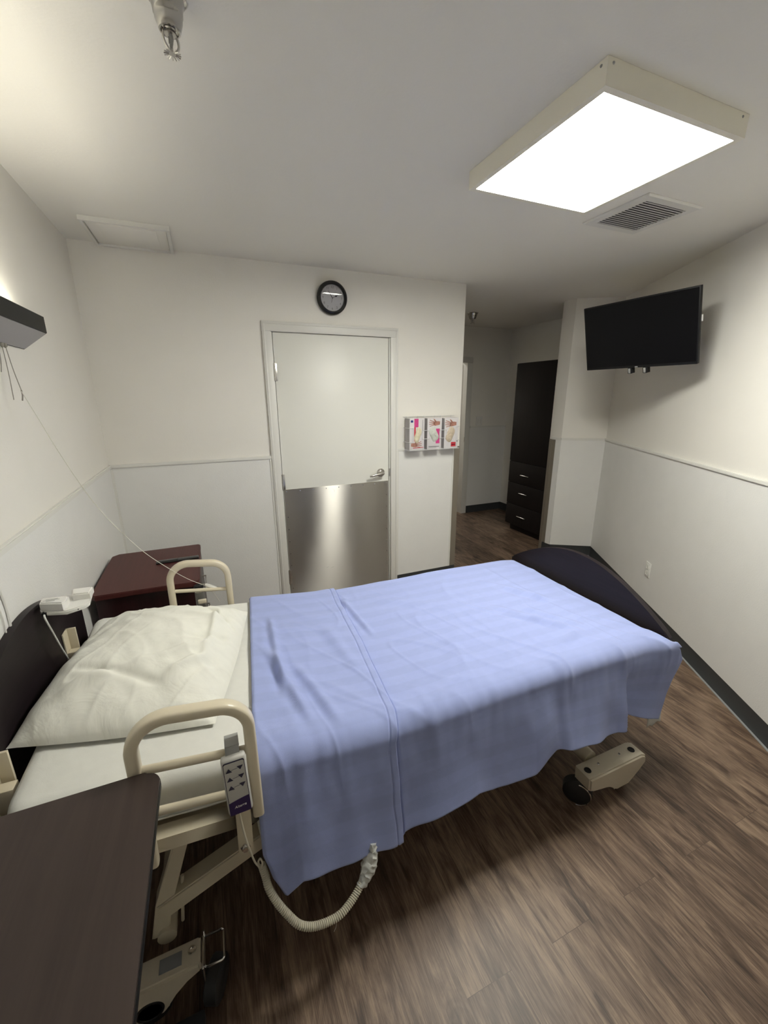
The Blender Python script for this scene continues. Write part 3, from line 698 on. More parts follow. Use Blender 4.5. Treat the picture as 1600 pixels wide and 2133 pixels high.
glove_box(1, 'middle glove box in the wire rack, printed hand at top and pale gloves')
glove_box(2, 'rightmost glove box in the wire rack, printed hand above red patch')

# ------------------------------------------------------------------ bedside cabinet in the corner
r = tag(root('bedside_cabinet', (.25, -.70, 0)), 'dark mahogany bedside cabinet in the corner between the bed and the back wall', 'bedside cabinet')
def rr(x0, y0, x1, y1, rad, z, n=5):
    out = []
    for cx, cy, a0 in ((x1-rad, y1-rad, 0), (x0+rad, y1-rad, 90), (x0+rad, y0+rad, 180), (x1-rad, y0+rad, 270)):
        for k in range(n+1):
            a = math.radians(a0+90*k/n); out.append((cx+rad*math.cos(a), cy+rad*math.sin(a), z))
    return out
NX0, NX1, NY0, NY1, NZ = .024, .478, -.985, -.432, .762
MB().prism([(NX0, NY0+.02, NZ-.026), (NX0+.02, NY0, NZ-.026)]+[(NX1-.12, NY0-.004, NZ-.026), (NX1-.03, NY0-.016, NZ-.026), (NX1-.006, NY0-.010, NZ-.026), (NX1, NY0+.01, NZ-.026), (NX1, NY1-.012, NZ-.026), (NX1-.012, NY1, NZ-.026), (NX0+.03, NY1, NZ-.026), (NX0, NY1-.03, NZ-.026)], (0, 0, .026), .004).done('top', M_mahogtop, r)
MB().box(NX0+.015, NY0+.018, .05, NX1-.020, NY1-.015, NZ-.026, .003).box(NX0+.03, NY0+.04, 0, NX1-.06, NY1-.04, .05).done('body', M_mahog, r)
for z0, z1 in ((.56, .725), (.385, .55), (.07, .375)):
    dr = MB().box(NX1-.020, NY0+.024, z0, NX1-.002, NY1-.022, z1, .003).done('drawer', M_mahog, r)
    MB().tube(fillet([(NX1-.004, -.65, (z0+z1)/2), (NX1+.018, -.65, (z0+z1)/2), (NX1+.018, -.77, (z0+z1)/2), (NX1-.004, -.77, (z0+z1)/2)], .006, 3), .004, 8).done('handle', M_steel, dr)
Mb = Matrix.Translation((.368, -.672, NZ+.0)) @ Matrix.Rotation(.02, 4, 'Z')
tag(MB().box(-.105, -.020, 0, .105, .020, .010, .004, mtx=Mb).box(-.095, -.014, .008, .0, .014, .0125, .002, mtx=Mb).done('black_bar', M_blackg), 'slim flat black bar lying on the burgundy cabinet top', 'remote control')
r = tag(root('grey_pole', (.470, -1.030, 0)), 'grey plastic pole with black cap standing between the cabinet and the far bed rail', 'pole')
MB().tube([(.477, -1.035, 0), (.475, -1.035, .55), (.472, -1.035, .745)], lambda t: .030-.010*t, 18).done('shaft', M_greyp, r)
MB().lathe((.472, -1.035, .740), (0, 0, 1), [(.020, 0), (.0215, .004), (.0215, .014), (.018, .018), (0, .014)], 18).done('cap', M_black, r)
MB().tube([(.472+.023*math.cos(a), -1.035+.023*math.sin(a), .733+.004*math.sin(a)) for a in [2*math.pi*k/20 for k in range(20)]], .0018, 6, closed=True).done('ring', M_chrome, r)

# ------------------------------------------------------------------ BED
T_TAB = [(.05, .750), (.10, .745), (.33, .724), (.60, .702), (.70, .692), (.85, .676), (1.0, .664), (1.2, .660), (1.7, .660), (2.24, .646), (2.4, .644)]
T = lambda x: lerp_tab(x, T_TAB)
YN, YFAR = -2.085, -1.150
bed = tag(root('hospital_bed', (1.15, -1.61, 0)), 'adjustable hospital bed with dark arched headboard and footboard and beige steel frame', 'bed')
def board(name, x0, x1, zs, zp, zb):
    # arched panel
    pts = []; n = 40; ya, yb2 = -2.100, -1.112
    for k in range(n+1):
        t = k/n; y = ya+(yb2-ya)*t; s = 2*t-1
        z = zs+(zp-zs)*(math.cos(s*math.pi/2))**.9 if abs(s) < 1 else zs
        pts.append((x0, y, z))
    pts = [(x0, ya+.0, zb)]+pts+[(x0, yb2, zb)]
    return MB().prism(pts, (x1-x0, 0, 0), .004).done(name, M_board, bed)
board('headboard', .004, .028, .800, .992, .36)
board('footboard', 2.272, 2.298, .640, .838, .33)
# brackets between headboard and frame
for yy, zt in ((-1.355, .80), (-1.955, .80)):
    m = MB().box(.029, yy-.026, .45, .034, yy+.026, zt, .001).box(.029, yy+.018, .45, .060, yy+.026, zt-.0, .001)
    m.box(.034, yy-.026, .45, .072, yy+.006, zt-.075, .003)
    b1 = m.done('headboard_bracket', M_beige, bed)
    for z in (zt-.10, zt-.19): MB().lathe((.0725, yy-.01, z), (1, 0, 0), [(.0, 0), (.006, 0), (.0055, .002), (0, .002)], 10).done('bolt', M_black, b1)
# deck frame: tilted head section and flat section
def deckbar(y0, y1, xs, dz0, dz1, name, bev=.004):
    st_ = []
    m = MB()
    for a, b in zip(xs, xs[1:]):
        za, zb = T(a)-.150, T(b)-.150
        m.prism([(a, y0, za+dz0), (b, y0, zb+dz0), (b, y0, zb+dz1), (a, y0, za+dz1)], (0, y1-y0, 0))
    return m.done(name, M_beige, bed)
deckbar(-2.115, -2.075, (.10, .33, .60, .70, .85), -.040, .002, 'head_deck_rail'); deckbar(-1.165, -1.125, (.10, .33, .60, .70, .85), -.040, .002, 'head_deck_rail')
deckbar(-2.095, -2.055, (.90, 1.2, 1.7, 2.22), -.050, -.004, 'deck_rail'); deckbar(-1.185, -1.145, (.90, 1.2, 1.7, 2.22), -.050, -.004, 'deck_rail')
m = MB()
for x in (.12, .34, .56, .80, 1.0, 1.3, 1.6, 1.9, 2.18): m.box(x-.018, -2.07, T(x)-.175, x+.018, -1.16, T(x)-.152, .003)
m.done('deck_slats', M_beige, bed)
m = MB()
for y in (-1.98, -1.26): m.box(.10, y-.02, .43, 2.27, y+.02, .475, .004)
m.done('main_frame', M_beige, bed)
for ys in (-2.03, -1.24):
    MB().prism([(.385, ys-.02, .47), (.425, ys-.02, .47), (.352, ys-.02, .245), (.335, ys-.02, .15), (.290, ys-.02, .15), (.315, ys-.02, .27)], (0, .04, 0), .004).done('lift_leg', M_beige, bed)
    MB().prism([(.318, ys-.026, .268), (.335, ys-.026, .215), (1.02, ys-.026, .505), (1.00, ys-.026, .545)], (0, .052, 0), .004).done('lift_brace', M_beige, bed)
    MB().prism([(2.02, ys-.02, .47), (1.98, ys-.02, .47), (1.90, ys-.02, .15), (1.945, ys-.02, .15)], (0, .04, 0), .004).done('lift_leg', M_beige, bed)
    MB().tube([(.388, ys, .32), (.368, ys, .15)], .0045, 8).done('brake_rod', M_beige, bed)
MB().cyl((.33, -2.06, .155), (.33, -1.20, .155), .025, 16).done('cross_tube', M_beige, bed)
MB().cyl((1.925, -2.09, .150), (1.925, -1.20, .150), .030, 18).done('cross_tube', M_beige, bed)
def caster(name, x, y, rw, wid, flip=1, ang=0.):
    g = MB().lathe((x, y-wid/2, rw), (0, 1, 0), [(0, 0), (rw*.55, 0), (rw*.6, .002), (rw*.9, .002), (rw, .006), (rw, wid-.006), (rw*.9, wid-.002), (rw*.6, wid-.002), (rw*.55, wid), (0, wid)], 28)
    if ang:
        c = Vector((x, y, rw)); R = Matrix.Translation(c) @ Matrix.Rotation(ang, 4, 'Z') @ Matrix.Translation(-c)
        for v in g.bm.verts: v.co = R @ v.co
    o = g.done(name, M_rubber, bed)
    return o
def cover(xa, xb, y0, y1, zt, prof, name):
    m = MB().prism([(x, y0, z) for x, z in prof], (0, y1-y0, 0), .007); return m.done(name, M_beige2, bed)
# foot end cover, near side
cf = cover(1.82, 2.14, -2.180, -2.100, .17, [(1.822, .168), (2.120, .170), (2.145, .158), (2.150, .125), (2.110, .105), (2.080, .060), (2.060, .045), (1.985, .043), (1.978, .070), (1.940, .075), (1.935, .095), (1.845, .098), (1.826, .112)], 'caster_cover')
for x, rad in ((1.850, .014), (2.100, .014)): MB().lathe((x, -2.140, .1688+(x-1.85)*.006), (0, 0, 1), [(rad, 0), (rad*.9, .0022), (rad*.7, .0018), (0, .0018)], 20).done('black_plug', M_black, cf)
for x in (1.915, 2.035): MB().lathe((x, -2.135, .1690), (0, 0, 1), [(.0055, 0), (.004, .0025), (0, .003)], 12).done('screw', M_chrome, cf)
caster('caster_wheel', 1.835, -2.120, .056, .045, ang=-.85); caster('caster_wheel', 2.065, -2.140, .045, .035)
MB().tube([Vector((1.835, -2.120, .056))+Vector((.66*.050*math.cos(a)-.75*.028, -.75*.050*math.cos(a)-.66*.028, .050*math.sin(a))) for a in [math.pi*(-.5+1.0*k/14) for k in range(15)]], .0028, 6).done('caster_fender', M_chrome, cf)
cover(1.82, 2.14, -1.18, -1.10, .17, [(1.822, .168), (2.120, .170), (2.150, .125), (2.080, .060), (1.985, .043), (1.935, .095), (1.826, .112)], 'caster_cover')
caster('caster_wheel', 1.857, -1.14, .055, .04); caster('caster_wheel', 2.065, -1.14, .045, .035)
# head end cover, near side
ch = cover(.20, .42, -2.168, -2.100, .17, [(.150, .166), (.418, .170), (.422, .142), (.378, .136), (.345, .105), (.330, .060), (.318, .050), (.260, .060), (.200, .050), (.150, .060)], 'caster_cover')
MB().box(.318, -2.150, .1695, .372, -2.118, .1712).done('rating_label', M_grey2, ch)
MB().lathe((.397, -2.128, .170), (0, 0, 1), [(.011, 0), (.010, .0025), (.006, .003), (.006, .001), (0, .001)], 18).done('cover_screw', M_chrome, ch)
MB().lathe((.288, -2.1675, .083), (0, -1, 0), [(.034, 0), (.033, .002), (.028, .0025), (.027, .0005), (0, .0005)], 28).done('wheel_hole', M_black, ch)
caster('caster_wheel', .446, -2.148, .052, .042, ang=1.2); caster('caster_wheel', .285, -2.135, .050, .036)
gd = MB().tube(fillet([(.428, -2.108, .168), (.478, -2.108, .168), (.478, -2.180, .168), (.428, -2.180, .168), (.428, -2.108, .168)], .008, 4), .0028, 6)
gd.tube([(.428, -2.108, .168), (.428, -2.104, .185)], .0028, 6).box(.422, -2.182, .120, .427, -2.104, .170, .001)
gd.done('chrome_guard', M_chrome, ch)
cover(.2, .42, -1.18, -1.10, .17, [(.150, .166), (.418, .170), (.422, .142), (.345, .105), (.318, .050), (.200, .050), (.150, .060)], 'caster_cover')
caster('caster_wheel', .446, -1.14, .052, .04); caster('caster_wheel', .26, -1.14, .050, .036)
# assist rails
def rail(y, name, x0, x1, ztop, slope, zb0, zb1, bars, flat=.030, w=.0165):
    z = lambda x, zz: zz-slope*(x-(x0+x1)/2)
    pts = fillet([(x0, y, zb0), (x0+.004, y, z(x0, ztop)), (x1, y, z(x1, ztop)), (x1, y, zb1)], .075, 12)
    pr = []
    n = 16
    for k in range(n):
        a = 2*math.pi*k/n; c, s = math.cos(a), math.sin(a)
        pr.append((math.copysign(abs(c)**.55, c)*.88, math.copysign(abs(s)**.55, s)*1.05))
    o = MB().tube(pts, w, n, prof=pr).done(name, M_beige, bed)
    for (a, b, zz, rr_) in bars: MB().cyl((a, y, z(a, zz)), (b, y, z(b, zz)), rr_, 14).done('cross_bar', M_beige, o)
    return o
rn = rail(-2.125, 'assist_rail', .352, .606, .922, .13, .52, .56, ((.352, .606, .785, .0105), (.352, .606, .658, .0105)))
# drop leg with bolt under the near rail
lg = MB().prism([(.553, -2.145, .70), (.590, -2.145, .70), (.583, -2.145, .455), (.546, -2.145, .455)], (0, .018, 0), .003).done('mounting_leg', M_beige, rn)
MB().lathe((.564, -2.146, .482), (0, -1, 0), [(0, 0), (.013, 0), (.013, .003), (.008, .004), (.008, .010), (0, .011)], 6).done('bolt', M_chrome, lg)
rf = rail(-1.105, 'assist_rail', .362, .606, .895, .13, .50, .50, ((.362, .606, .762, .0085),))
MB().box(.466, -1.122, .700, .502, -1.106, .718, .003).lathe((.474, -1.1225, .709), (0, -1, 0), [(.004, 0), (0, .001)], 8).lathe((.494, -1.1225, .709), (0, -1, 0), [(.004, 0), (0, .001)], 8).done('rail_latch', M_beige2, rf)

# mattress
def boxuv(bm):
    uvl = bm.loops.layers.uv.verify()
    for f in bm.faces:
        n = f.normal; ax = max(range(3), key=lambda i: abs(n[i]))
        for l in f.loops:
            c = l.vert.co; l[uvl].uv = (c.x, c.y) if ax == 2 else ((c.x, c.z+3) if ax == 1 else (c.y+5, c.z))
def rring(x, y0, y1, z0, z1, r, n=6):
    out = []
    for cy, cz, a0 in ((y1-r, z1-r, 0), (y0+r, z1-r, 90), (y0+r, z0+r, 180), (y1-r, z0+r, 270)):
        for k in range(n+1):
            a = math.radians(a0+90*k/n); out.append((x, cy+r*math.cos(a), cz+r*math.sin(a)))
    return out
def loft(rings):
    m = MB(); R = []
    for rg in rings: R.append([m.bm.verts.new(p) for p in rg])
    n = len(R[0])
    for a, b in zip(R, R[1:]):
        for k in range(n): m.bm.faces.new((a[k], a[(k+1) % n], b[(k+1) % n], b[k]))
    m.bm.faces.new(R[0]); m.bm.faces.new(R[-1][::-1]); return m
xs = []; rings = []
for ins, x in ((.035, .080), (.018, .084), (.006, .094), (0, .110)): xs.append((x, ins))
xs += [(.11+(2.225-.11)*k/90, 0) for k in range(1, 90)]
xs += [(2.232, .008), (2.245, .02), (2.250, .035)]
for x, ins in xs:
    rings.append(rring(x, YN+ins, YFAR-ins, T(x)-.149+ins, T(x)-ins*.6, .042))
m = loft(rings)
for v in m.bm.verts:
    if v.co.z > T(v.co.x)-.10: v.co.z += .0025*noise.noise(v.co*9)
    v.co.y += .003*noise.noise(v.co*Vector((14)) if False else Vector((v.co.x*14, v.co.z*6, 3)))*(1 if v.co.y < -2.0 else 0)
bmesh.ops.recalc_face_normals(m.bm, faces=m.bm.faces); boxuv(m.bm)
mt = tag(m.done('mattress', M_sheet, smooth=80), 'white mattress in a fitted sheet lying on the hospital bed', 'mattress')
# edge piping strip of the mattress cover
MB().tube([(x/100, YN-.0005, T(x/100)-.118) for x in range(13, 62, 4)], .0022, 6).done('piping', M_sheet, mt)

# pillow
Ac, Bc, Cc, Dc = Vector((.150, -1.215)), Vector((.668, -1.295)), Vector((.520, -1.945)), Vector((.030, -1.875))
def pill(top):
    def fn(a, b):
        u, v = 2*a-1, 2*b-1
        # bulge edges inward between the corners
        p = (Ac*(1-a)+Bc*a)*(1-b)+(Dc*(1-a)+Cc*a)*b
        c = (Ac+Bc+Cc+Dc)/4
        pinch = .045*((1-u*u)*v*v+(1-v*v)*u*u)*0+.03*((1-u*u)*abs(v)**3+(1-v*v)*abs(u)**3)
        p = p+(p-c).normalized()*pinch*.35
        th = ((1-abs(u)**2.6)**.62)*((1-abs(v)**2.6)**.62)
        base = T(p.x)+.012
        n1 = noise.noise(Vector((p.x*7+1, p.y*7, 4.2)))*.010+noise.noise(Vector((p.x*22+p.y*9, p.y*11, 1.2)))*.0045
        cr = 0
        for (x0, y0, x1, y1, am, wd) in PCR:
            d0 = Vector((x1-x0, y1-y0)); L_ = d0.length; d0.normalize(); q = Vector((p.x-x0, p.y-y0)); s = q.dot(d0); e = q.x*d0.y-q.y*d0.x
            cr += am*math.exp(-(e/wd)**2)*sm(-.03, .06, s)*sm(-.03, .06, L_-s)
        e1 = noise.noise(Vector((p.x*5+p.y*2.2, p.y*3.4-p.x*1.5, 9.1))); e2 = noise.noise(Vector((p.x*9-p.y*4, p.y*6+3, 2.7)))
        rd = .010*max(0, 1-abs(e1)*3.2)**3+.006*max(0, 1-abs(e2)*3.5)**3
        rd *= .35+.65*min(1, abs(u)**2+abs(v)**2)
        zt = base+.120*th+(n1*1.2+cr*1.7+rd)*min(1, th*1.6)
        zb = max(T(p.x)+.003, base-.008*th)+.006*(1-min(1, th*4))
        return Vector((p.x, p.y, zt if top else min(zb, zt)))
    return fn
PCR = [(.50, -1.35, .62, -1.55, -.010, .012), (.42, -1.45, .60, -1.50, .009, .014), (.44, -1.62, .60, -1.58, -.010, .012), (.30, -1.75, .56, -1.66, .008, .015), (.15, -1.70, .38, -1.82, -.009, .013), (.40, -1.80, .52, -1.72, .009, .012), (.25, -1.30, .50, -1.28, -.007, .012), (.12, -1.80, .30, -1.74, .008, .014), (.56, -1.40, .50, -1.75, .010, .014), (.12, -1.52, .20, -1.45, -.006, .02)]
m = MB(); m.grid(110, 130, pill(True), lambda a, b: (a*.5, b*.7)); m.grid(40, 50, pill(False), lambda a, b: (a*.5, b*.7+2), flip=True)
pl_ = tag(m.done('pillow', M_pillow, smooth=180), 'pale pillow in a wrinkled case resting on the head of the mattress', 'pillow')

# blanket
HEM = [(.60, .300), (.654, .285), (.700, .327), (.797, .305), (.886, .301), (1.0, .281), (1.020, .279), (1.027, .304), (1.10, .315), (1.20, .327), (1.297, .338), (1.36, .318), (1.419, .313), (1.547, .312), (1.60, .352), (1.64, .370), (1.724, .355), (1.9, .333), (2.013, .321), (2.026, .372), (2.08, .345), (2.20, .300), (2.31, .250), (2.34, .256)]
RIDGES = [(1.90, -1.47, 2.04, -1.69, .006, .02), (1.73, -1.63, 1.95, -1.94, .007, .022), (1.86, -1.68, 2.0, -1.93, -.005, .02), (1.68, -2.05, 1.70, -2.2, .006, .02), (.75, -1.40, .73, -1.88, -.008, .014), (.71, -1.62, .78, -2.02, .007, .016), (.79, -1.75, .86, -2.05, .006, .018), (1.10, -1.30, 1.13, -1.62, -.005, .012), (1.78, -1.98, 1.95, -1.93, .005, .02), (1.25, -1.35, 1.55, -1.55, .004, .03), (1.5, -1.7, 1.3, -1.95, .003, .03), (.95, -1.5, 1.0, -1.85, .004, .025)]
rad = .058; yF, yN = -1.128, -2.108
SEGV = [(0, .0), (.13, .0), ]
def xmap(s, v, hz):
    # v: 0 far hem .. 1 near hem ; hz = height when hanging on the near side
    lt = lerp_tab(v, [(0, .70), (.17, .686), (.60, .612), (.70, .606), (.88, .602), (.95, .622), (1, .652)])
    sm_ = lerp_tab(v, [(0, 1.12), (.17, 1.100), (.25, 1.085), (.40, 1.072), (.60, 1.036), (.66, 1.015), (1, 1.022)])
    rt = lerp_tab(v, [(0, 2.25), (.17, 2.255), (.58, 2.258), (.62, 2.285), (.67, 2.350), (.72, 2.372), (.85, 2.335), (1, 2.268)])
    return lt+(sm_-lt)*s/.28 if s < .28 else sm_+(rt-sm_)*(s-.28)/.72
S_COLS = [k/100*.255 for k in range(100)]+[.255+.033*k/34 for k in range(35)]+[.2885+.7115*(k/260) for k in range(261)]
V_ROWS = 230
def blanket_pt(s, v):
    x = xmap(s, v, 0)
    lay = (1-sm(.2785, .2805, s))*.010                       # folded-back double layer, ending at the seam
    st1 = -.0045*math.exp(-((s-.2795)/.0016)**2)-.0035*math.exp(-((s-.262)/.0018)**2)
    lay += st1 if s < .30 else 0
    edge = sm(0, .006, s); lay = lay*(.3+.7*edge)
    t = T(x)+.010
    w1 = 0
    hem = lerp_tab(x, HEM) + (.0 if s > .28 else 0)
    if v < .13:
        q = 1-v/.13; z = t-rad-q*.20; y = yF+.02*q; nrm = Vector((0, 1, 0)); k = 0
    elif v < .17:
        a = (v-.13)/.04*math.pi/2; y = yF-rad+rad*math.cos(a); z = t-rad+rad*math.sin(a); nrm = Vector((0, math.cos(a), math.sin(a))); k = math.sin(a)
    elif v < .60:
        q = (v-.17)/.43; y = (yF-rad)+((yN+rad)-(yF-rad))*q; z = t; nrm = Vector((0, 0, 1)); k = 1
    elif v < .66:
        a = (v-.60)/.06*math.pi/2; y = yN+rad-rad*math.sin(a); z = t-rad+rad*math.cos(a); nrm = Vector((0, -math.sin(a), math.cos(a))); k = 1-.5*math.sin(a)
        y -= .016*sm(2.12, 2.25, x)*math.sin(a)
    else:
        q = (v-.66)/.34; z = t-rad+(hem-(t-rad))*q
        inner = .030*sm(2.012, 2.030, x)*sm(.05, .7, q)
        fold = .006*math.sin(x*17+1.6*math.sin(x*4)+q*1.2)+.010*noise.noise(Vector((x*5, q*1.2, 8)))+.0025*math.sin(x*37+2*math.sin(x*7)+q*2)
        y = yN-.058*(q*.75+.25*q*q)-fold*q**1.1*1.3+inner; nrm = Vector((0, -1, 0)); k = .5
        if x > 1.96 and x < 2.012: y -= .010*sm(1.96, 2.0, x)*q
        y -= .016*sm(2.12, 2.25, x)*(1-q)
        x += .006*noise.noise(Vector((x*3, z*9, 1)))*q
    yy = y
    e1 = noise.noise(Vector((x*3.6+yy*1.2, yy*2.3-x*.8, 5.5))); e2 = noise.noise(Vector((x*6.5+yy*2.8, yy*3.1, 1.7)))
    wr = noise.noise(Vector((x*3.2, yy*3.2+2, z*3)))*.005+noise.noise(Vector((x*9+yy*5, yy*7, z*8+3)))*.0026+.0065*max(0, 1-abs(e1)*4.2)**3*sm(.15, .25, v)*(1-sm(.62, .8, v))+.0035*max(0, 1-abs(e2)*4.5)**3*sm(.15, .25, v)*(1-sm(.62, .8, v))
    if .5 < v: wr += .0035*noise.noise(Vector((x*24, v*5, 6)))*sm(.52, .64, v)*(1-sm(.74, .9, v))
    cr = 0
    if v > .17:
        for (x0, y0, x1, y1, am, wd) in RIDGES:
            d0x, d0y = x1-x0, y1-y0; L_ = math.hypot(d0x, d0y); d0x /= L_; d0y /= L_; qx, qy = x-x0, yy-y0; ss = qx*d0x+qy*d0y; e = qx*d0y-qy*d0x
            if abs(e) < .1: cr += abs(am)*(math.exp(-(e/wd)**2)-.35*math.exp(-((e-wd*1.6)/wd)**2))*1.3*sm(-.04, .07, ss)*sm(-.04, .07, L_-ss)
    cr *= 1.5
    p = Vector((x, y, z))+nrm*(lay+wr+cr*k)
    # foot end: turns down towards the footboard
    f = sm(.985, 1.0, s)
    if v < .66:
        p.z -= .11*f*(1-sm(.60, .64, v))-.0*f; p.x = min(p.x, 2.262) if v < .60 else p.x
    else: p.y += .03*f
    if s > .93 and v <= .66: p.z -= .006*sm(.93, 1.0, s)
    if v < .60: p.x = min(p.x, 2.262)
    return p
m = MB(); uvl = m.bm.loops.layers.uv.verify()
V_L = [v/V_ROWS for v in range(V_ROWS+1)]
P_ = [[blanket_pt(s, v) for v in V_L] for s in S_COLS]
vs = [[m.bm.verts.new(p) for p in row] for row in P_]
def arc(v):
    if v < .13: return v/.13*.20
    if v < .17: return .20+(v-.13)/.04*.07
    if v < .60: return .27+(v-.17)/.43*.89
    if v < .66: return 1.16+(v-.60)/.06*.07
    return 1.23+(v-.66)/.34*.33
for i in range(len(S_COLS)-1):
    for j in range(V_ROWS):
        f = m.bm.faces.new((vs[i][j], vs[i+1][j], vs[i+1][j+1], vs[i][j+1]))
        for lp, (a, b) in zip(f.loops, ((i, j), (i+1, j), (i+1, j+1), (i, j+1))): lp[uvl].uv = (P_[a][b].x, arc(V_L[b]))
bk = tag(m.done('blanket', M_blanket, smooth=180), 'periwinkle blue woven blanket folded back and draped over the bed', 'blanket')
sol = bk.modifiers.new('thickness', 'SOLIDIFY'); sol.thickness = .004; sol.offset = -1
# top sheet showing beside the blanket
def sheet_fn(a, b):
    z = .665+(.375-.665)*b; x = (.603-.010*math.sin(b*2.6)+.022*b*b)*(1-a)+(.70+.02*b)*a
    return Vector((x, -2.094-.046*b+.003*math.sin(a*9+b*3), z+.010*math.sin(a*5)*b))
m = MB(); m.grid(16, 26, sheet_fn, lambda a, b: (a*.1, b*.3)); o = m.done('top_sheet', M_sheet, smooth=180)
tag(o, 'white top sheet edge hanging out beside the blanket near the bed remote', 'sheet'); q = o.modifiers.new('t', 'SOLIDIFY'); q.thickness = .002
def sheet2(a, b):
    return Vector((2.20+.085*a, -2.118-.010*b, .36-.125*b+.006*math.sin(a*11)+.010*a*b))
m = MB(); m.grid(12, 10, sheet2, lambda a, b: (a*.1, b*.3)); o2 = m.done('sheet_corner', M_sheet, o, smooth=180)
q = o2.modifiers.new('t', 'SOLIDIFY'); q.thickness = .002

# ------------------------------------------------------------------ bed remote with coiled cord
r = tag(root('bed_remote', (.563, -2.15, .64)), 'white bed remote with purple panel and arrow buttons hooked on the near rail', 'remote control')
tx = math.radians(14)
Mr = Matrix.Translation((.5635, -2.162, .714)) @ Matrix.Rotation(math.radians(-1.5), 4, 'Y') @ Matrix.Rotation(-tx*.35, 4, 'X')
MB().box(-.0285, -.012, -.080, .0285, .012, .080, .008, 3, mtx=Mr).done('casing', M_remote, r)
MB().prism([Mr @ Vector(p) for p in rr(-.0245, 0, .0245, .142, .006, 0) and [(x, -.0122, z-.075) for (x, z, _) in rr(-.0245, 0, .0245, .148, .005, 0)]], Mr.to_3x3() @ Vector((0, -.0006, 0))).done('face_outline', M_navy, r)
MB().prism([Mr @ Vector((x, -.0129, z-.073)) for (x, z, _) in rr(-.0232, 0, .0232, .143, .0045, 0)], Mr.to_3x3() @ Vector((0, -.0004, 0))).done('face_panel', M_remote, r)
MB().prism([Mr @ Vector((x, -.0134, z)) for x, z in [(-.0245, -.074), (.0245, -.074), (.0245, -.030), (.012, -.0315), (0, -.0335), (-.012, -.036), (-.0245, -.039)]], Mr.to_3x3() @ Vector((0, -.0004, 0))).done('purple_panel', M_purple, r)
for z in (.052, .028, .004):
    a = MB().prism([Mr @ Vector((x, -.0134, z+zz)) for x, zz in ((-.020, -.006), (-.006, -.006), (-.013, .005))], Mr.to_3x3() @ Vector((0, -.0005, 0)))
    a.prism([Mr @ Vector((x, -.0134, z+zz)) for x, zz in ((.006, .005), (.020, .005), (.013, -.006))], Mr.to_3x3() @ Vector((0, -.0005, 0)))
    a.prism([Mr @ Vector((x, -.0134, z+zz)) for x, zz in ((-.007, -.0018), (.008, .0002), (.008, .0010), (-.007, -.001))], Mr.to_3x3() @ Vector((0, -.0003, 0)))
    a.done('arrow_buttons', M_navy, r)
text_mesh('lettering', 'Alterra', .0095, M_white, r, Mr @ Vector((.001, -.0140, -.053)), Mr.to_3x3() @ Vector((1, 0, .06)), Mr.to_3x3() @ Vector((-.06, 0, 1)), shear=.3)
hk = MB().prism([(.546, -2.156, .775), (.578, -2.156, .775), (.578, -2.148, .812), (.546, -2.148, .812)], (0, .003, 0), .0006)
hk.prism([(.546, -2.148, .812), (.578, -2.148, .812), (.578, -2.120, .810), (.546, -2.120, .810)], (0, 0, .003), .0006).prism([(.546, -2.106, .806), (.578, -2.106, .806), (.578, -2.106, .770), (.546, -2.106, .770)], (0, .003, 0), .0006)
hk.prism([(.546, -2.120, .810), (.578, -2.120, .810), (.578, -2.103, .806), (.546, -2.103, .806)], (0, 0, .003), .0006)
hk.done('hanging_hook', M_greyp, r)
MB().tube(spline([(.560, -2.162, .638), (.562, -2.166, .60), (.568, -2.160, .52), (.580, -2.150, .43), (.588, -2.146, .400), (.594, -2.150, .392), (.600, -2.146, .402), (.596, -2.142, .415), (.590, -2.142, .405), (.594, -2.140, .385), (.600, -2.134, .372)], 8), .0026, 8).done('straight_cord', M_yel, r)
PATH = spline([(.598, -2.134, .380), (.604, -2.145, .350), (.609, -2.16, .321), (.626, -2.18, .285), (.649, -2.2, .253), (.674, -2.22, .229), (.707, -2.23, .214), (.750, -2.232, .205), (.789, -2.23, .207), (.828, -2.215, .214), (.858, -2.20, .228), (.885, -2.185, .248), (.900, -2.175, .270)], 20)
# coil wound on the path
cum = [0]
for a, b in zip(PATH, PATH[1:]): cum.append(cum[-1]+(b-a).length)
def onpath(d):
    for i in range(len(cum)-1):
        if d <= cum[i+1]:
            t = (d-cum[i])/(cum[i+1]-cum[i]); return PATH[i].lerp(PATH[i+1], t), (PATH[i+1]-PATH[i]).normalized()
    return PATH[-1], (PATH[-1]-PATH[-2]).normalized()
def coil(d0, d1, pitch, R):
    pts = []; n = int((d1-d0)/pitch*12)
    for k in range(n+1):
        d = d0+(d1-d0)*k/n; p, t = onpath(d); u = (Vector((0, 1, 0))-t*t.y).normalized(); v = t.cross(u); a = 2*math.pi*k/12
        pts.append(p+(u*math.cos(a)+v*math.sin(a))*R)
    return pts
L_ = cum[-1]
MB().tube(coil(0, L_*.97, .0058, .0085), .0026, 6).done('coiled_cord', M_yel, r)
m = MB()
e0, et = onpath(L_*.95)
pp = [onpath(L_*.86)[0], onpath(L_*.93)[0], PATH[-1], PATH[-1]+Vector((.010, .004, .030)), PATH[-1]+Vector((.014, .010, .055))]
m.tube(spline(pp, 8), lambda t: .0115+.012*math.sin(min(1, t*1.15)*math.pi)**2, 22)
for v in m.bm.verts: v.co += Vector((noise.noise(v.co*90), noise.noise(v.co*90+Vector((5, 0, 0))), noise.noise(v.co*90+Vector((0, 7, 0)))))*.007
m.done('plastic_wrapping', M_wrap, r)
MB().tube(spline([(.775, -2.235, .200), (.772, -2.24, .185), (.765, -2.242, .172)], 4), .0008, 5).done('cable_tie_tail', M_stringw, r)

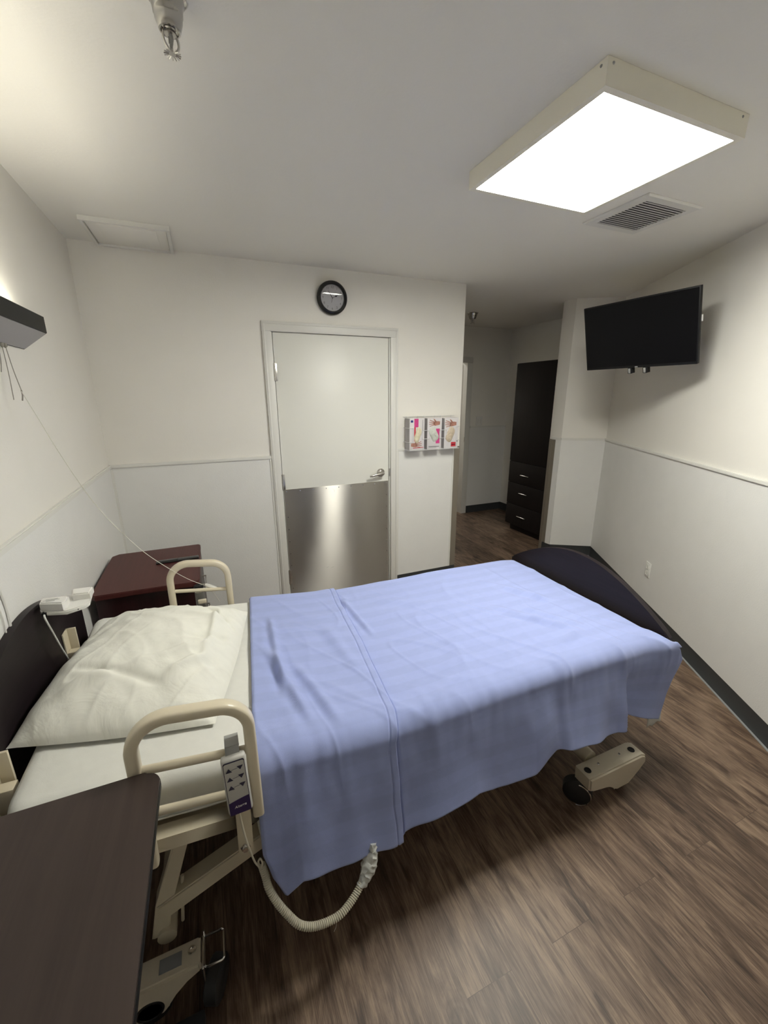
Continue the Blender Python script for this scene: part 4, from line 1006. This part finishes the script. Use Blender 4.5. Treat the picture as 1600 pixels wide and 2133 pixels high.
# ------------------------------------------------------------------ charging cradle on the headboard
r = tag(root('charging_cradle', (.09, -1.50, .955)), 'white plastic charging cradle resting on top of the headboard', 'charger')
Mc = Matrix.Translation((0, 0, 0))
m = MB().prism([(.040, -1.522, .958), (.055, -1.543, .958), (.118, -1.562, .958), (.165, -1.545, .961), (.175, -1.530, .963), (.165, -1.440, .963), (.020, -1.440, .960)], (0, 0, .014), .003); m.done('base', M_white, r)
fb = MB().prism([(.045, -1.531, .970), (.110, -1.556, .970), (.118, -1.540, .970), (.116, -1.505, .970), (.040, -1.490, .970)], (0, 0, .030), .004).done('front_block', M_white, r)
MB().prism([(.122, -1.495, .972), (.172, -1.502, .972), (.172, -1.450, .972), (.110, -1.445, .972)], (0, 0, .026), .004).done('rear_block', M_white, r)
MB().box(.050, -1.5475, .959, .063, -1.535, .970, mtx=Mc).done('port', M_black, fb)
m = MB()
for i, (x0, x1, dy) in enumerate(((.050, .085, 0), (.040, .096, .007), (.046, .090, .014))): m.box(x0+.012, -1.530+dy, 1.0002, x1, -1.527+dy, 1.0005)
m.done('printed_text', M_greyp, fb)
MB().lathe((.147, -1.5515, .967), (.3, -1, 0), [(.002, 0), (0, .001)], 8).done('indicator_hole', M_black, r)
MB().tube(spline([(.056, -1.545, .965), (.060, -1.556, .955), (.066, -1.545, .90), (.066, -1.50, .80), (.064, -1.43, .68), (.066, -1.40, .645), (.070, -1.35, .62)], 8), .0028, 8).done('charger_cable', M_white, r)
# white wall cables behind the headboard
r = tag(root('wall_cable', (.012, -1.66, .9)), 'pair of white cables hanging down the wall behind the headboard', 'cable')
for k, P in enumerate(([(.008, -1.66, 1.18), (.010, -1.648, 1.105), (.010, -1.640, 1.05), (.009, -1.643, .99), (.003, -1.66, .93)], [(.008, -1.70, 1.16), (.010, -1.678, 1.07), (.010, -1.672, 1.02), (.009, -1.680, .96), (.003, -1.69, .91)])):
    MB().tube(spline(P, 8), .0036 if k == 0 else .002, 8).done('cable', M_white, r)
# bed power cord / black cable at near headboard
tag(MB().tube(spline([(.035, -2.02, .64), (.06, -2.0, .655), (.085, -1.99, .63), (.075, -2.03, .58), (.05, -2.05, .55)], 8), .006, 8).done('power_cord', M_black), 'black power cord looped by the near end of the headboard', 'cable')

# ------------------------------------------------------------------ overbed table (front left)
TX0, TX1, TY1, TY0, TZ = .015, .412, -2.155, -2.93, .820
r = tag(root('overbed_table', (.21, -2.55, 0)), 'dark brown laminate overbed table in the front left corner of the photo', 'overbed table')
MB().prism(rr(TX0, TY0, TX1, TY1, .032, TZ-.024, 8), (0, 0, .024), .004).done('table_top', M_tabletop, r)
MB().prism(rr(TX0-.001, TY0-.001, TX1+.001, TY1+.001, .033, TZ-.021, 8), (0, 0, .014), .002).done('edge_band', M_black, r)
MB().box(.14, -2.90, .03, .21, -2.85, TZ-.03, .004).box(.10, -2.92, TZ-.055, .33, -2.35, TZ-.024, .003).done('column', M_black, r)
MB().box(.120, -2.93, .018, .20, -2.86, .05, .006).box(.06, -2.92, .018, .10, -2.195, .048, .006).box(.28, -2.92, .018, .415, -2.195, .048, .006).box(.06, -2.93, .018, .415, -2.88, .048, .006).done('base', M_black, r)
for x, y in ((.08, -2.22), (.35, -2.22), (.08, -2.90), (.35, -2.90)): MB().lathe((x-.01, y, .010), (1, 0, 0), [(0, 0), (.010, 0), (.010, .02), (0, .02)], 14).done('castor', M_rubber, r)
